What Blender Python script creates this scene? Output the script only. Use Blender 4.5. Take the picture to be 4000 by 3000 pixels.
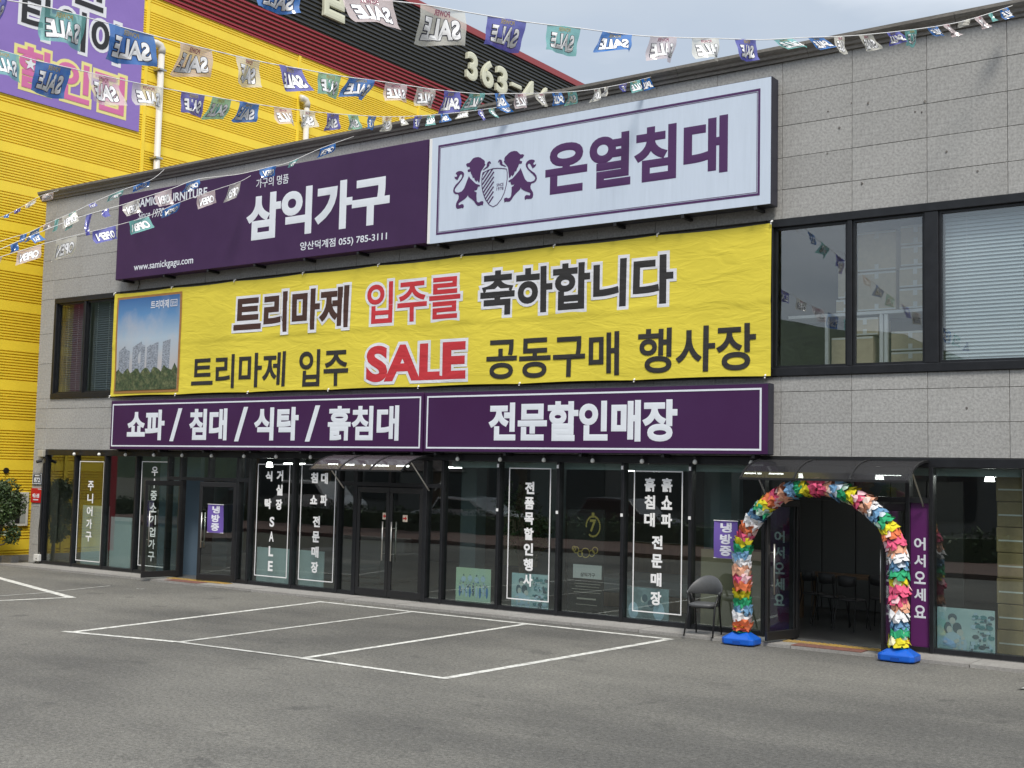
import bpy, bmesh, math, random
from mathutils import Vector, Matrix
random.seed(7)
R = math.radians
sc = bpy.context.scene
COL = sc.collection
for _o in list(bpy.data.objects): bpy.data.objects.remove(_o)

# ------------------------------------------------------------------ camera
cam = bpy.data.cameras.new('camera')
cam.sensor_width = 36.0
cam.lens = 43.2
cam.clip_end = 2000
cam_ob = bpy.data.objects.new('camera', cam)
COL.objects.link(cam_ob)
cam_ob.matrix_world = Matrix(((0.81316, 0.02535, 0.58149, 25.7805),
                              (0.58163, -0.07304, -0.81017, -16.8508),
                              (0.02194, 0.99701, -0.07414, 2.3),
                              (0, 0, 0, 1)))
sc.camera = cam_ob

# ------------------------------------------------------------------ sky, sun, exposure
SUN_EL, SUN_AZ = 54.0, -46.0          # azimuth measured from +x towards +y
w = bpy.data.worlds.new('World')
sc.world = w
w.use_nodes = True
nt = w.node_tree
bg = nt.nodes['Background']
sky = nt.nodes.new('ShaderNodeTexSky')
sky.sky_type = 'NISHITA'
sky.sun_disc = False
sky.sun_elevation = R(SUN_EL)
sky.sun_rotation = R(90 - SUN_AZ)
sky.air_density = 1.0
sky.dust_density = 2.5
sky.ozone_density = 1.0
tcw = nt.nodes.new('ShaderNodeTexCoord')
mpw = nt.nodes.new('ShaderNodeMapping')
mpw.inputs['Scale'].default_value = (1.0, 1.0, 3.0)
nzw = nt.nodes.new('ShaderNodeTexNoise')
nzw.inputs['Scale'].default_value = 2.2
nzw.inputs['Detail'].default_value = 6
nzw.inputs['Roughness'].default_value = 0.55
crw = nt.nodes.new('ShaderNodeValToRGB')
crw.color_ramp.elements[0].position = 0.30
crw.color_ramp.elements[0].color = (0.60, 0.60, 0.60, 1)
crw.color_ramp.elements[1].position = 0.72
crw.color_ramp.elements[1].color = (0.95, 0.95, 0.95, 1)
mxw = nt.nodes.new('ShaderNodeMix')
mxw.data_type = 'RGBA'
mxw.inputs['B'].default_value = (6.3, 7.3, 8.3, 1)
# overcast cloud cover: brighter overhead than at the horizon, (1 + 2 sin e) / 3
spw = nt.nodes.new('ShaderNodeSeparateXYZ')
grw = nt.nodes.new('ShaderNodeMapRange')
grw.inputs['From Min'].default_value = 0.0
grw.inputs['From Max'].default_value = 1.0
grw.inputs['To Min'].default_value = 0.40
grw.inputs['To Max'].default_value = 1.20
clw = nt.nodes.new('ShaderNodeMix')
clw.data_type = 'RGBA'
clw.blend_type = 'MULTIPLY'
clw.inputs['Factor'].default_value = 1.0
nz2 = nt.nodes.new('ShaderNodeTexNoise')
nz2.inputs['Scale'].default_value = 3.1
nz2.inputs['Detail'].default_value = 5
cr2 = nt.nodes.new('ShaderNodeValToRGB')
cr2.color_ramp.elements[0].position = 0.42
cr2.color_ramp.elements[0].color = (5.5, 6.1, 6.8, 1)
cr2.color_ramp.elements[1].position = 0.60
cr2.color_ramp.elements[1].color = (8.4, 8.8, 9.2, 1)
nt.links.new(mpw.outputs['Vector'], nz2.inputs['Vector'])
nt.links.new(nz2.outputs['Fac'], cr2.inputs['Fac'])
nt.links.new(cr2.outputs['Color'], clw.inputs['A'])
nt.links.new(tcw.outputs['Generated'], spw.inputs[0])
nt.links.new(spw.outputs['Z'], grw.inputs['Value'])
nt.links.new(grw.outputs['Result'], clw.inputs['B'])
nt.links.new(clw.outputs['Result'], mxw.inputs['B'])
nt.links.new(tcw.outputs['Generated'], mpw.inputs['Vector'])
nt.links.new(mpw.outputs['Vector'], nzw.inputs['Vector'])
nt.links.new(nzw.outputs['Fac'], crw.inputs['Fac'])
nt.links.new(crw.outputs['Color'], mxw.inputs['Factor'])
nt.links.new(sky.outputs['Color'], mxw.inputs['A'])
nt.links.new(mxw.outputs['Result'], bg.inputs['Color'])
bg.inputs['Strength'].default_value = 0.1

sun = bpy.data.lights.new('sun', 'SUN')
sun.energy = 2.0
sun.angle = R(16)
sun.color = (1.0, 0.95, 0.86)
sun_ob = bpy.data.objects.new('sun', sun)
COL.objects.link(sun_ob)
_d = Vector((math.cos(R(SUN_EL)) * math.cos(R(SUN_AZ)), math.cos(R(SUN_EL)) * math.sin(R(SUN_AZ)), math.sin(R(SUN_EL))))
sun_ob.rotation_euler = _d.to_track_quat('Z', 'Y').to_euler()
sun_ob.location = (10, 0, 30)

sc.view_settings.view_transform = 'Standard'
sc.view_settings.look = 'None'
sc.view_settings.gamma = 1.0
sc.view_settings.exposure = 0.75
sc.view_settings.use_curve_mapping = False
sc.render.engine = 'CYCLES'
sc.cycles.use_denoising = True
sc.cycles.max_bounces = 8
sc.cycles.transparent_max_bounces = 24
sc.cycles.caustics_reflective = False
sc.cycles.caustics_refractive = False

# ------------------------------------------------------------------ materials
MT = {}
def mat(name, col, rough=0.6, metal=0.0, spec=0.5, vary=None, fine=None, bump=None, rnd=0.0, alpha=1.0, trans=0.0, emit=None, coat=0.0, stretch=None):
    """procedural principled material: vary=(scale, amount, colour2) large patches, fine=(scale, amount) grain, bump=(scale, strength, distance)"""
    if name in MT: return MT[name]
    m = bpy.data.materials.new(name); m.use_nodes = True
    n = m.node_tree.nodes; L = m.node_tree.links
    b = n['Principled BSDF']
    b.inputs['Roughness'].default_value = rough
    b.inputs['Metallic'].default_value = metal
    b.inputs['Specular IOR Level'].default_value = spec
    b.inputs['Coat Weight'].default_value = coat
    b.inputs['Alpha'].default_value = alpha
    b.inputs['Transmission Weight'].default_value = trans
    c4 = (*col, 1)
    b.inputs['Base Color'].default_value = c4
    if emit:
        b.inputs['Emission Color'].default_value = (*emit[0], 1)
        b.inputs['Emission Strength'].default_value = emit[1]
    tc = n.new('ShaderNodeTexCoord'); src = tc.outputs['Object']
    if stretch:
        mp = n.new('ShaderNodeMapping'); mp.inputs['Scale'].default_value = stretch
        L.new(src, mp.inputs['Vector']); src = mp.outputs['Vector']
    rgb = n.new('ShaderNodeRGB'); rgb.outputs[0].default_value = c4
    out = rgb.outputs[0]
    if vary:
        t = n.new('ShaderNodeTexNoise'); t.inputs['Scale'].default_value = vary[0]; t.inputs['Detail'].default_value = 6
        t.inputs['Roughness'].default_value = 0.6
        L.new(src, t.inputs['Vector'])
        r = n.new('ShaderNodeMapRange'); r.inputs['From Min'].default_value = 0.42; r.inputs['From Max'].default_value = 0.72
        r.inputs['To Max'].default_value = vary[1]
        L.new(t.outputs['Fac'], r.inputs['Value'])
        x = n.new('ShaderNodeMix'); x.data_type = 'RGBA'; x.inputs['B'].default_value = (*vary[2], 1)
        L.new(r.outputs['Result'], x.inputs['Factor']); L.new(out, x.inputs['A']); out = x.outputs['Result']
    if fine:
        t = n.new('ShaderNodeTexNoise'); t.inputs['Scale'].default_value = fine[0]; t.inputs['Detail'].default_value = 4
        t.inputs['Roughness'].default_value = 0.7
        L.new(src, t.inputs['Vector'])
        r = n.new('ShaderNodeMapRange'); r.inputs['From Min'].default_value = 0.3; r.inputs['From Max'].default_value = 0.7
        r.inputs['To Min'].default_value = 1 - fine[1]; r.inputs['To Max'].default_value = 1 + fine[1]
        L.new(t.outputs['Fac'], r.inputs['Value'])
        x = n.new('ShaderNodeMix'); x.data_type = 'RGBA'; x.blend_type = 'MULTIPLY'; x.inputs['Factor'].default_value = 1
        L.new(out, x.inputs['A']); L.new(r.outputs['Result'], x.inputs['B']); out = x.outputs['Result']
    if rnd:
        oi = n.new('ShaderNodeObjectInfo')
        r = n.new('ShaderNodeMapRange'); r.inputs['To Min'].default_value = 1 - rnd; r.inputs['To Max'].default_value = 1 + rnd
        L.new(oi.outputs['Random'], r.inputs['Value'])
        x = n.new('ShaderNodeMix'); x.data_type = 'RGBA'; x.blend_type = 'MULTIPLY'; x.inputs['Factor'].default_value = 1
        L.new(out, x.inputs['A']); L.new(r.outputs['Result'], x.inputs['B']); out = x.outputs['Result']
    L.new(out, b.inputs['Base Color'])
    if bump:
        t = n.new('ShaderNodeTexNoise'); t.inputs['Scale'].default_value = bump[0]; t.inputs['Detail'].default_value = 4
        L.new(src, t.inputs['Vector'])
        bp = n.new('ShaderNodeBump'); bp.inputs['Strength'].default_value = bump[1]; bp.inputs['Distance'].default_value = bump[2]
        L.new(t.outputs['Fac'], bp.inputs['Height']); L.new(bp.outputs['Normal'], b.inputs['Normal'])
    MT[name] = m
    return m

def glass(name, tint, refl=1.0, ior=1.5, rough=0.0, wavy=0.0):
    """thin sheet glass: tinted see-through plus fresnel mirror"""
    if name in MT: return MT[name]
    m = bpy.data.materials.new(name); m.use_nodes = True
    n = m.node_tree.nodes; L = m.node_tree.links
    n.remove(n['Principled BSDF']); out = n['Material Output']
    t = n.new('ShaderNodeBsdfTransparent'); t.inputs['Color'].default_value = (*tint, 1)
    g = n.new('ShaderNodeBsdfGlossy'); g.inputs['Roughness'].default_value = rough
    # schlick reflectance, the same from both sides of the sheet
    lw = n.new('ShaderNodeLayerWeight'); lw.inputs['Blend'].default_value = 0.5
    pw = n.new('ShaderNodeMath'); pw.operation = 'POWER'; pw.inputs[1].default_value = 5.0
    f0 = ((ior - 1) / (ior + 1)) ** 2
    f = n.new('ShaderNodeMath'); f.operation = 'MULTIPLY_ADD'; f.inputs[1].default_value = 1 - f0; f.inputs[2].default_value = f0
    L.new(lw.outputs['Facing'], pw.inputs[0]); L.new(pw.outputs[0], f.inputs[0])
    mu = n.new('ShaderNodeMath'); mu.operation = 'MULTIPLY'; mu.use_clamp = True; mu.inputs[1].default_value = refl
    mx = n.new('ShaderNodeMixShader')
    if wavy:
        tc = n.new('ShaderNodeTexCoord'); no = n.new('ShaderNodeTexNoise'); no.inputs['Scale'].default_value = 0.9; no.inputs['Detail'].default_value = 1
        bp = n.new('ShaderNodeBump'); bp.inputs['Strength'].default_value = wavy; bp.inputs['Distance'].default_value = 0.02
        L.new(tc.outputs['Object'], no.inputs['Vector']); L.new(no.outputs['Fac'], bp.inputs['Height']); L.new(bp.outputs['Normal'], g.inputs['Normal'])
    L.new(f.outputs[0], mu.inputs[0]); L.new(mu.outputs[0], mx.inputs[0])
    L.new(t.outputs[0], mx.inputs[1]); L.new(g.outputs[0], mx.inputs[2]); L.new(mx.outputs[0], out.inputs['Surface'])
    MT[name] = m
    return m

def film(name, col, see=0.3, rough=0.16, gl=0.16, tl=0.4):
    """thin translucent plastic sheet: diffuse + translucent + gloss, partly see-through"""
    if name in MT: return MT[name]
    m = bpy.data.materials.new(name); m.use_nodes = True
    n = m.node_tree.nodes; L = m.node_tree.links
    n.remove(n['Principled BSDF']); out = n['Material Output']
    d = n.new('ShaderNodeBsdfDiffuse'); d.inputs['Color'].default_value = (*col, 1)
    t = n.new('ShaderNodeBsdfTranslucent'); t.inputs['Color'].default_value = (*col, 1)
    g = n.new('ShaderNodeBsdfGlossy'); g.inputs['Roughness'].default_value = rough
    tr = n.new('ShaderNodeBsdfTransparent'); tr.inputs['Color'].default_value = (*[0.5 + 0.5 * c for c in col], 1)
    a = n.new('ShaderNodeMixShader'); a.inputs[0].default_value = tl
    b_ = n.new('ShaderNodeMixShader'); b_.inputs[0].default_value = gl
    c_ = n.new('ShaderNodeMixShader'); c_.inputs[0].default_value = see
    L.new(d.outputs[0], a.inputs[1]); L.new(t.outputs[0], a.inputs[2])
    L.new(a.outputs[0], b_.inputs[1]); L.new(g.outputs[0], b_.inputs[2])
    L.new(b_.outputs[0], c_.inputs[1]); L.new(tr.outputs[0], c_.inputs[2])
    L.new(c_.outputs[0], out.inputs['Surface'])
    MT[name] = m
    return m

# ------------------------------------------------------------------ helpers
class MB:
    """collects shapes that become ONE mesh object"""
    def __init__(s): s.v = []; s.f = []; s.mi = []; s.cur = 0
    def face(s, pts):
        k = len(s.v); s.v += [tuple(p) for p in pts]; s.f.append(list(range(k, k + len(pts)))); s.mi.append(s.cur); return s
    def box(s, x0, x1, y0, y1, z0, z1):
        k = len(s.v)
        s.v += [(x0,y0,z0),(x1,y0,z0),(x1,y1,z0),(x0,y1,z0),(x0,y0,z1),(x1,y0,z1),(x1,y1,z1),(x0,y1,z1)]
        for q in ((0,3,2,1),(4,5,6,7),(0,1,5,4),(1,2,6,5),(2,3,7,6),(3,0,4,7)):
            s.f.append([k + i for i in q]); s.mi.append(s.cur)
        return s
    def add(s, verts, faces):
        k = len(s.v); s.v += [tuple(p) for p in verts]
        for q in faces: s.f.append([k + i for i in q]); s.mi.append(s.cur)
        return s
    def tube(s, path, r, n=8, caps=True):
        path = [Vector(p) for p in path]; rings = []
        rr = r if isinstance(r, (list, tuple)) else [r] * len(path)
        up0 = Vector((0.13, 0.27, 0.95))
        for i, p in enumerate(path):
            a = path[max(i - 1, 0)]; b = path[min(i + 1, len(path) - 1)]
            t = (b - a).normalized()
            u = t.cross(up0 if abs(t.dot(up0)) < 0.97 else Vector((1, 0, 0))).normalized(); w_ = t.cross(u)
            k = len(s.v)
            s.v += [tuple(p + (u * math.cos(2 * math.pi * j / n) + w_ * math.sin(2 * math.pi * j / n)) * rr[i]) for j in range(n)]
            rings.append(k)
        for a, b in zip(rings, rings[1:]):
            for j in range(n):
                s.f.append([a + j, a + (j + 1) % n, b + (j + 1) % n, b + j]); s.mi.append(s.cur)
        if caps:
            s.f.append([rings[0] + j for j in range(n)][::-1]); s.mi.append(s.cur)
            s.f.append([rings[-1] + j for j in range(n)]); s.mi.append(s.cur)
        return s
    def lathe(s, prof, c, n=16):
        k = len(s.v)
        for (r, z) in prof:
            s.v += [(c[0] + r * math.cos(2 * math.pi * j / n), c[1] + r * math.sin(2 * math.pi * j / n), c[2] + z) for j in range(n)]
        for i in range(len(prof) - 1):
            for j in range(n):
                s.f.append([k + i * n + j, k + i * n + (j + 1) % n, k + (i + 1) * n + (j + 1) % n, k + (i + 1) * n + j]); s.mi.append(s.cur)
        return s
    def plate(s, pts, y0, y1):
        """polygon in (x, z) made into a slab between y0 (front) and y1"""
        k = len(s.v); n = len(pts)
        s.v += [(p[0], y0, p[1]) for p in pts] + [(p[0], y1, p[1]) for p in pts]
        s.f.append([k + i for i in range(n)]); s.mi.append(s.cur)
        s.f.append([k + n + i for i in range(n)][::-1]); s.mi.append(s.cur)
        for i in range(n):
            j = (i + 1) % n; s.f.append([k + i, k + n + i, k + n + j, k + j]); s.mi.append(s.cur)
        return s
    def mesh(s, name, mats, smooth=False):
        me = bpy.data.meshes.new(name); me.from_pydata(s.v, [], s.f)
        for m in (mats if isinstance(mats, (list, tuple)) else [mats]): me.materials.append(m)
        if isinstance(mats, (list, tuple)) and len(mats) > 1: me.polygons.foreach_set('material_index', s.mi)
        if smooth: me.polygons.foreach_set('use_smooth', [True] * len(me.polygons))
        me.update(); return me
    def build(s, name, mats, parent=None, smooth=False, local=False):
        return put(name, s.mesh(name, mats, smooth), parent, local=local)

WL = {}
def put(name, me, parent=None, loc=(0, 0, 0), rz=0.0, local=False):
    o = bpy.data.objects.new(name, me); COL.objects.link(o)
    o.location = loc
    if rz: o.rotation_euler = (0, 0, rz)
    WL[o.name] = Vector(loc) if not local else None
    if parent is not None:
        o.parent = parent
        if not local:
            o.matrix_parent_inverse = Matrix.Translation(-WL[parent.name])
    return o
def empty(name, loc=(0, 0, 0), rz=0.0):
    o = bpy.data.objects.new(name, None); COL.objects.link(o); o.location = loc; o.empty_display_size = 0.2
    if rz: o.rotation_euler = (0, 0, rz)
    WL[o.name] = Vector(loc)
    return o
def tag(o, label=None, cat=None, group=None, kind=None):
    if label: o['label'] = label
    if cat: o['category'] = cat
    if group: o['group'] = group
    if kind: o['kind'] = kind
    return o
def bevel(o, wd=0.01, seg=2):
    m = o.modifiers.new('bevel', 'BEVEL'); m.width = wd; m.segments = seg; m.limit_method = 'ANGLE'
    return o
def copy_tree(o, parent=None):
    c = o.copy(); COL.objects.link(c); c.parent = parent; WL[c.name] = WL.get(o.name)
    if parent is not None: c.matrix_parent_inverse = o.matrix_parent_inverse.copy()
    for ch in list(o.children): copy_tree(ch, c)
    return c

# lettering: outlines of the built-in font, thickened, fitted into a unit box
_TX = {}
def glyphs(body, bold=0.03, shear=0.0, spacing=1.0):
    key = (body, bold, shear, spacing)
    if key in _TX: return _TX[key]
    cu = bpy.data.curves.new('lettering', 'FONT'); cu.body = body; cu.size = 1.0
    cu.resolution_u = 5; cu.bevel_depth = bold; cu.bevel_resolution = 0; cu.fill_mode = 'FRONT'; cu.shear = shear; cu.space_character = spacing
    o = bpy.data.objects.new('lettering', cu); COL.objects.link(o)
    dg = bpy.context.evaluated_depsgraph_get()
    me = bpy.data.meshes.new_from_object(o.evaluated_get(dg))
    vs = [tuple(v.co) for v in me.vertices]; fs = [list(p.vertices) for p in me.polygons]
    bpy.data.objects.remove(o); bpy.data.curves.remove(cu); bpy.data.meshes.remove(me)
    x0 = min(v[0] for v in vs); x1 = max(v[0] for v in vs); y0 = min(v[1] for v in vs); y1 = max(v[1] for v in vs)
    vs = [((v[0] - x0) / (x1 - x0), (v[1] - y0) / (y1 - y0), max(v[2], 0) / max(bold, 1e-6)) for v in vs]
    _TX[key] = (vs, fs)
    return _TX[key]
def write(mb, body, fn, bold=0.03, shear=0.0, spacing=1.0):
    """adds lettering to mb; fn(u, v, w) gives the world point, w=0 at the back and 1 at the face"""
    vs, fs = glyphs(body, bold, shear, spacing)
    mb.add([fn(*v) for v in vs], fs)
    return mb
def on_front(x0, x1, z0, z1, y, t=0.004):
    t = min(t, 0.0015)
    return lambda u, v, w_: (x0 + u * (x1 - x0), y - t * w_, z0 + v * (z1 - z0))
def ribbon(mb, pts, wd, y0, y1, closed=False):
    """flat line of width wd along (x, z) points"""
    n = len(pts); L_ = []; R_ = []
    for i in range(n):
        a = Vector(pts[(i - 1) % n if closed else max(i - 1, 0)]); b = Vector(pts[(i + 1) % n if closed else min(i + 1, n - 1)])
        t = (b - a).normalized(); nn = Vector((-t.y, t.x)) * wd / 2; p = Vector(pts[i])
        L_.append(p + nn); R_.append(p - nn)
    for i in range(n if closed else n - 1):
        j = (i + 1) % n
        mb.plate([L_[i], L_[j], R_[j], R_[i]], y0, y1)
    return mb
def frame_lines(mb, x0, x1, z0, z1, wd, y0, y1):
    mb.box(x0, x1, y0, y1, z1 - wd, z1); mb.box(x0, x1, y0, y1, z0, z0 + wd)
    mb.box(x0, x0 + wd, y0, y1, z0 + wd, z1 - wd); mb.box(x1 - wd, x1, y0, y1, z0 + wd, z1 - wd)
    return mb

# ------------------------------------------------------------------ palette
M_dark = mat('dark_metal', (0.018, 0.019, 0.022), 0.35, 0.3, fine=(6, 0.25))
M_black = mat('black_metal', (0.012, 0.012, 0.013), 0.45)
M_white_vinyl = mat('white_vinyl', (0.80, 0.80, 0.80), 0.5)
M_sign_white = mat('sign_white', (0.58, 0.66, 0.78), 0.4, vary=(1.2, 0.5, (0.52, 0.60, 0.71)), stretch=(6, 1, 0.5), fine=(3, 0.03))
M_purple = mat('sign_purple', (0.048, 0.018, 0.070), 0.55, spec=0.3, vary=(0.6, 0.45, (0.075, 0.034, 0.098)), fine=(2, 0.05))
M_purple_hi = mat('sign_purple_bright', (0.048, 0.011, 0.062), 0.5, spec=0.3, vary=(0.5, 0.4, (0.065, 0.026, 0.095)))
M_letter_w = mat('letter_white', (0.72, 0.76, 0.82), 0.4, fine=(3, 0.04))
M_letter_p = mat('letter_purple', (0.07, 0.02, 0.10), 0.4)
M_granite = mat('granite', (0.34, 0.338, 0.33), 0.75, vary=(0.8, 0.6, (0.285, 0.282, 0.27)), fine=(26, 0.30), bump=(60, 0.3, 0.01), rnd=0.045)
M_joint = mat('joint_mortar', (0.13, 0.125, 0.115), 0.9)
M_cornice = mat('cornice_stone', (0.22, 0.205, 0.185), 0.7, vary=(2.0, 0.7, (0.13, 0.12, 0.11)), fine=(25, 0.3), stretch=(0.6, 1, 3))
M_glass = glass('shop_glass', (0.90, 0.95, 0.93), 2.5, 1.52, wavy=0.08)
M_glass_up = glass('upper_glass', (0.96, 0.99, 0.99), 3.8, 1.5, wavy=0.08)
M_glass_left = glass('left_window_glass', (0.96, 0.99, 0.99), 1.4, 1.5, wavy=0.08)
M_frost = mat('frosted_film', (0.36, 0.45, 0.47), 0.7, vary=(0.8, 0.5, (0.28, 0.36, 0.38)))
M_concrete = mat('concrete', (0.30, 0.29, 0.275), 0.85, vary=(1.1, 0.7, (0.22, 0.21, 0.195)), fine=(30, 0.22), bump=(40, 0.25, 0.006))
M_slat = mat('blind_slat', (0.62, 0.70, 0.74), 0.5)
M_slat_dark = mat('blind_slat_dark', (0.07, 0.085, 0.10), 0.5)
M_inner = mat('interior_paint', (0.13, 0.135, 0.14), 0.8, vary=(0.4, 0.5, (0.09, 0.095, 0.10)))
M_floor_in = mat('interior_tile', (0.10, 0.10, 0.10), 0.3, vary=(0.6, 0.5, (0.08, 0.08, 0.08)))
M_lamp = mat('lit_lamp', (0.9, 0.9, 0.9), 0.5, emit=((1.0, 0.98, 0.94), 9.0))
M_steel = mat('brushed_steel', (0.55, 0.54, 0.50), 0.28, 0.9)
M_wood = mat('brown_wood', (0.16, 0.10, 0.06), 0.5, fine=(12, 0.25), stretch=(1, 1, 0.15))
M_card = mat('cardboard', (0.60, 0.49, 0.33), 0.8, fine=(14, 0.08), rnd=0.08)
M_tape = mat('packing_tape', (0.75, 0.74, 0.70), 0.4)

# ------------------------------------------------------------------ setting: ground, pavement, markings
def asphalt():
    m = bpy.data.materials.new('asphalt'); m.use_nodes = True
    n = m.node_tree.nodes; L = m.node_tree.links; b = n['Principled BSDF']
    tc = n.new('ShaderNodeTexCoord')
    def noise(s, d=5, r=0.6, vec=None):
        t = n.new('ShaderNodeTexNoise'); t.inputs['Scale'].default_value = s; t.inputs['Detail'].default_value = d; t.inputs['Roughness'].default_value = r
        L.new(vec or tc.outputs['Object'], t.inputs['Vector']); return t.outputs['Fac']
    def rng(x, a, b_, c, d):
        r = n.new('ShaderNodeMapRange'); r.inputs['From Min'].default_value = a; r.inputs['From Max'].default_value = b_
        r.inputs['To Min'].default_value = c; r.inputs['To Max'].default_value = d; L.new(x, r.inputs['Value']); return r.outputs['Result']
    def mixc(f, a, b_, blend='MIX'):
        x = n.new('ShaderNodeMix'); x.data_type = 'RGBA'; x.blend_type = blend
        if isinstance(f, float): x.inputs['Factor'].default_value = f
        else: L.new(f, x.inputs['Factor'])
        for k, v in (('A', a), ('B', b_)):
            if isinstance(v, tuple): x.inputs[k].default_value = (*v, 1)
            else: L.new(v, x.inputs[k])
        return x.outputs['Result']
    mp = n.new('ShaderNodeMapping'); mp.inputs['Rotation'].default_value = (0, 0, R(35)); mp.inputs['Scale'].default_value = (0.45, 1.3, 1)
    L.new(tc.outputs['Object'], mp.inputs['Vector'])
    c = mixc(rng(noise(0.55, 5, 0.6, mp.outputs['Vector']), 0.44, 0.70, 0.0, 0.75), (0.092, 0.090, 0.083), (0.165, 0.160, 0.142))
    c = mixc(rng(noise(0.16, 3, 0.5), 0.46, 0.66, 0.0, 0.6), c, (0.20, 0.194, 0.172))
    c = mixc(rng(noise(1.7, 6, 0.65), 0.48, 0.75, 0.0, 0.30), c, (0.070, 0.069, 0.065))
    c = mixc(rng(noise(1.3, 4, 0.5), 0.64, 0.70, 0.0, 0.45), c, (0.050, 0.049, 0.047))
    c = mixc(rng(noise(7, 5, 0.7), 0.62, 0.78, 0.0, 0.35), c, (0.22, 0.213, 0.19))
    g = rng(noise(26, 4, 0.8), 0.32, 0.68, 0.45, 1.55)
    g3 = rng(noise(9, 5, 0.8), 0.34, 0.66, 0.86, 1.14); c = mixc(1.0, c, g3, 'MULTIPLY')
    g2 = rng(noise(95, 2, 0.6), 0.30, 0.70, 0.55, 1.45)
    c = mixc(1.0, c, g, 'MULTIPLY'); c = mixc(1.0, c, g2, 'MULTIPLY')
    v = n.new('ShaderNodeTexVoronoi'); v.inputs['Scale'].default_value = 28; L.new(tc.outputs['Object'], v.inputs['Vector'])
    sp = rng(v.outputs['Distance'], 0.04, 0.10, 0.5, 0.0)
    wn = n.new('ShaderNodeTexWhiteNoise'); L.new(v.outputs['Color'], wn.inputs['Vector'])
    gt = n.new('ShaderNodeMath'); gt.operation = 'GREATER_THAN'; gt.inputs[1].default_value = 0.86; L.new(wn.outputs['Value'], gt.inputs[0])
    ml = n.new('ShaderNodeMath'); ml.operation = 'MULTIPLY'; L.new(sp, ml.inputs[0]); L.new(gt.outputs[0], ml.inputs[1])
    c = mixc(ml.outputs[0], c, (0.30, 0.29, 0.27))
    L.new(c, b.inputs['Base Color'])
    b.inputs['Roughness'].default_value = 0.82
    bp = n.new('ShaderNodeBump'); bp.inputs['Strength'].default_value = 0.6; bp.inputs['Distance'].default_value = 0.012
    L.new(noise(60, 5, 0.75), bp.inputs['Height']); L.new(bp.outputs['Normal'], b.inputs['Normal'])
    return m
M_asphalt = asphalt()
tag(MB().face([(-900, -900, -0.012), (900, -900, -0.012), (900, 900, -0.012), (-900, 900, -0.012)]).build('ground', mat('earth', (0.09, 0.085, 0.07), 0.9, vary=(0.05, 0.6, (0.06, 0.075, 0.04)))), kind='structure')
tag(MB().face([(-0.95, -14.5, 0), (42, -14.5, 0), (42, 0.2, 0), (-0.95, 0.2, 0)]).build('parking_lot', M_asphalt), kind='structure')

def worn_paint():
    m = mat('road_paint', (0.70, 0.70, 0.66), 0.7, vary=(9.0, 0.85, (0.20, 0.196, 0.18)), fine=(40, 0.22))
    return m
M_paint = worn_paint()
M_paint_old = mat('road_paint_worn', (0.52, 0.52, 0.49), 0.8, vary=(6.0, 0.8, (0.20, 0.196, 0.18)), fine=(40, 0.3))
def mark(a, b, wd, z=0.004, m=None):
    a = Vector(a); b = Vector(b); t = (b - a).normalized(); nn = Vector((-t.y, t.x)) * wd / 2
    o = MB().face([(*(a - nn), z), (*(b - nn), z), (*(b + nn), z), (*(a + nn), z)]).build('parking_line', m or M_paint)
    return tag(o, kind='structure')
mark((10.25, -0.97), (17.31, -0.95), 0.11)
mark((10.84, -6.30), (10.34, -1.03), 0.11)
mark((12.65, -5.98), (12.46, -1.03), 0.09, 0.005, M_paint_old)
mark((14.82, -5.86), (14.77, -1.03), 0.10, 0.005)
mark((17.02, -5.84), (17.25, -1.03), 0.11)
mark((10.70, -6.40), (12.60, -6.00), 0.10, 0.006)
mark((12.60, -6.00), (14.80, -5.87), 0.08, 0.007, M_paint_old)
mark((14.80, -5.87), (17.08, -5.84), 0.09, 0.006)
mark((1.6, -2.12), (6.98, -3.67), 0.15)
mark((6.90, -3.73), (6.45, -5.4), 0.10, 0.005)
mark((5.83, -3.20), (5.57, -1.86), 0.05, 0.006, M_paint_old)
mark((5.95, -3.35), (5.9, -6.0), 0.05, 0.006, M_paint_old)
# pavement strip in front of the shop, one slab after the other
pv = empty('pavement', (11, -0.3, 0)); tag(pv, kind='structure')
pm_ = MB().box(-0.595, 0.595, -0.30, 0.30, 0.0, 0.045).mesh('paving_slab', M_concrete)
for i in range(22):
    put('paving_slab', pm_, pv, (0.35 + 1.2 * i + random.uniform(-.002, .002), -0.31, random.uniform(-0.004, 0.004)))
MB().box(-0.25, 26.4, -0.015, 0.20, -0.01, 0.055).build('threshold', mat('dark_granite', (0.10, 0.10, 0.098), 0.5, fine=(40, 0.3)), pv)
M_tact = mat('tactile_yellow', (0.42, 0.27, 0.06), 0.8, vary=(4, 0.7, (0.25, 0.20, 0.12)), fine=(30, 0.2))
M_redpav = mat('red_paver', (0.20, 0.085, 0.065), 0.85, vary=(4, 0.6, (0.14, 0.09, 0.075)), fine=(30, 0.25))
def tactile(x0, x1, y0, y1):
    t = empty('tactile_paving', (x0, y0, 0.05)); tag(t, kind='structure')
    n_ = int((x1 - x0) / 0.3)
    for i in range(n_):
        mb = MB(); a = x0 + i * 0.3
        mb.box(a + .004, a + .296, y0, y1, 0.045, 0.054)
        for p in range(4):
            for q in range(2):
                cx, cy = a + .045 + p * .07, y0 + (q + .5) * (y1 - y0) / 2
                mb.box(cx - .016, cx + .016, cy - .04, cy + .04, .054, .059)
        mb.build('tactile_slab', M_tact, t)
tactile(5.3, 7.1, -0.30, -0.12)
tactile(18.7, 20.5, -0.30, -0.12)
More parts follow.
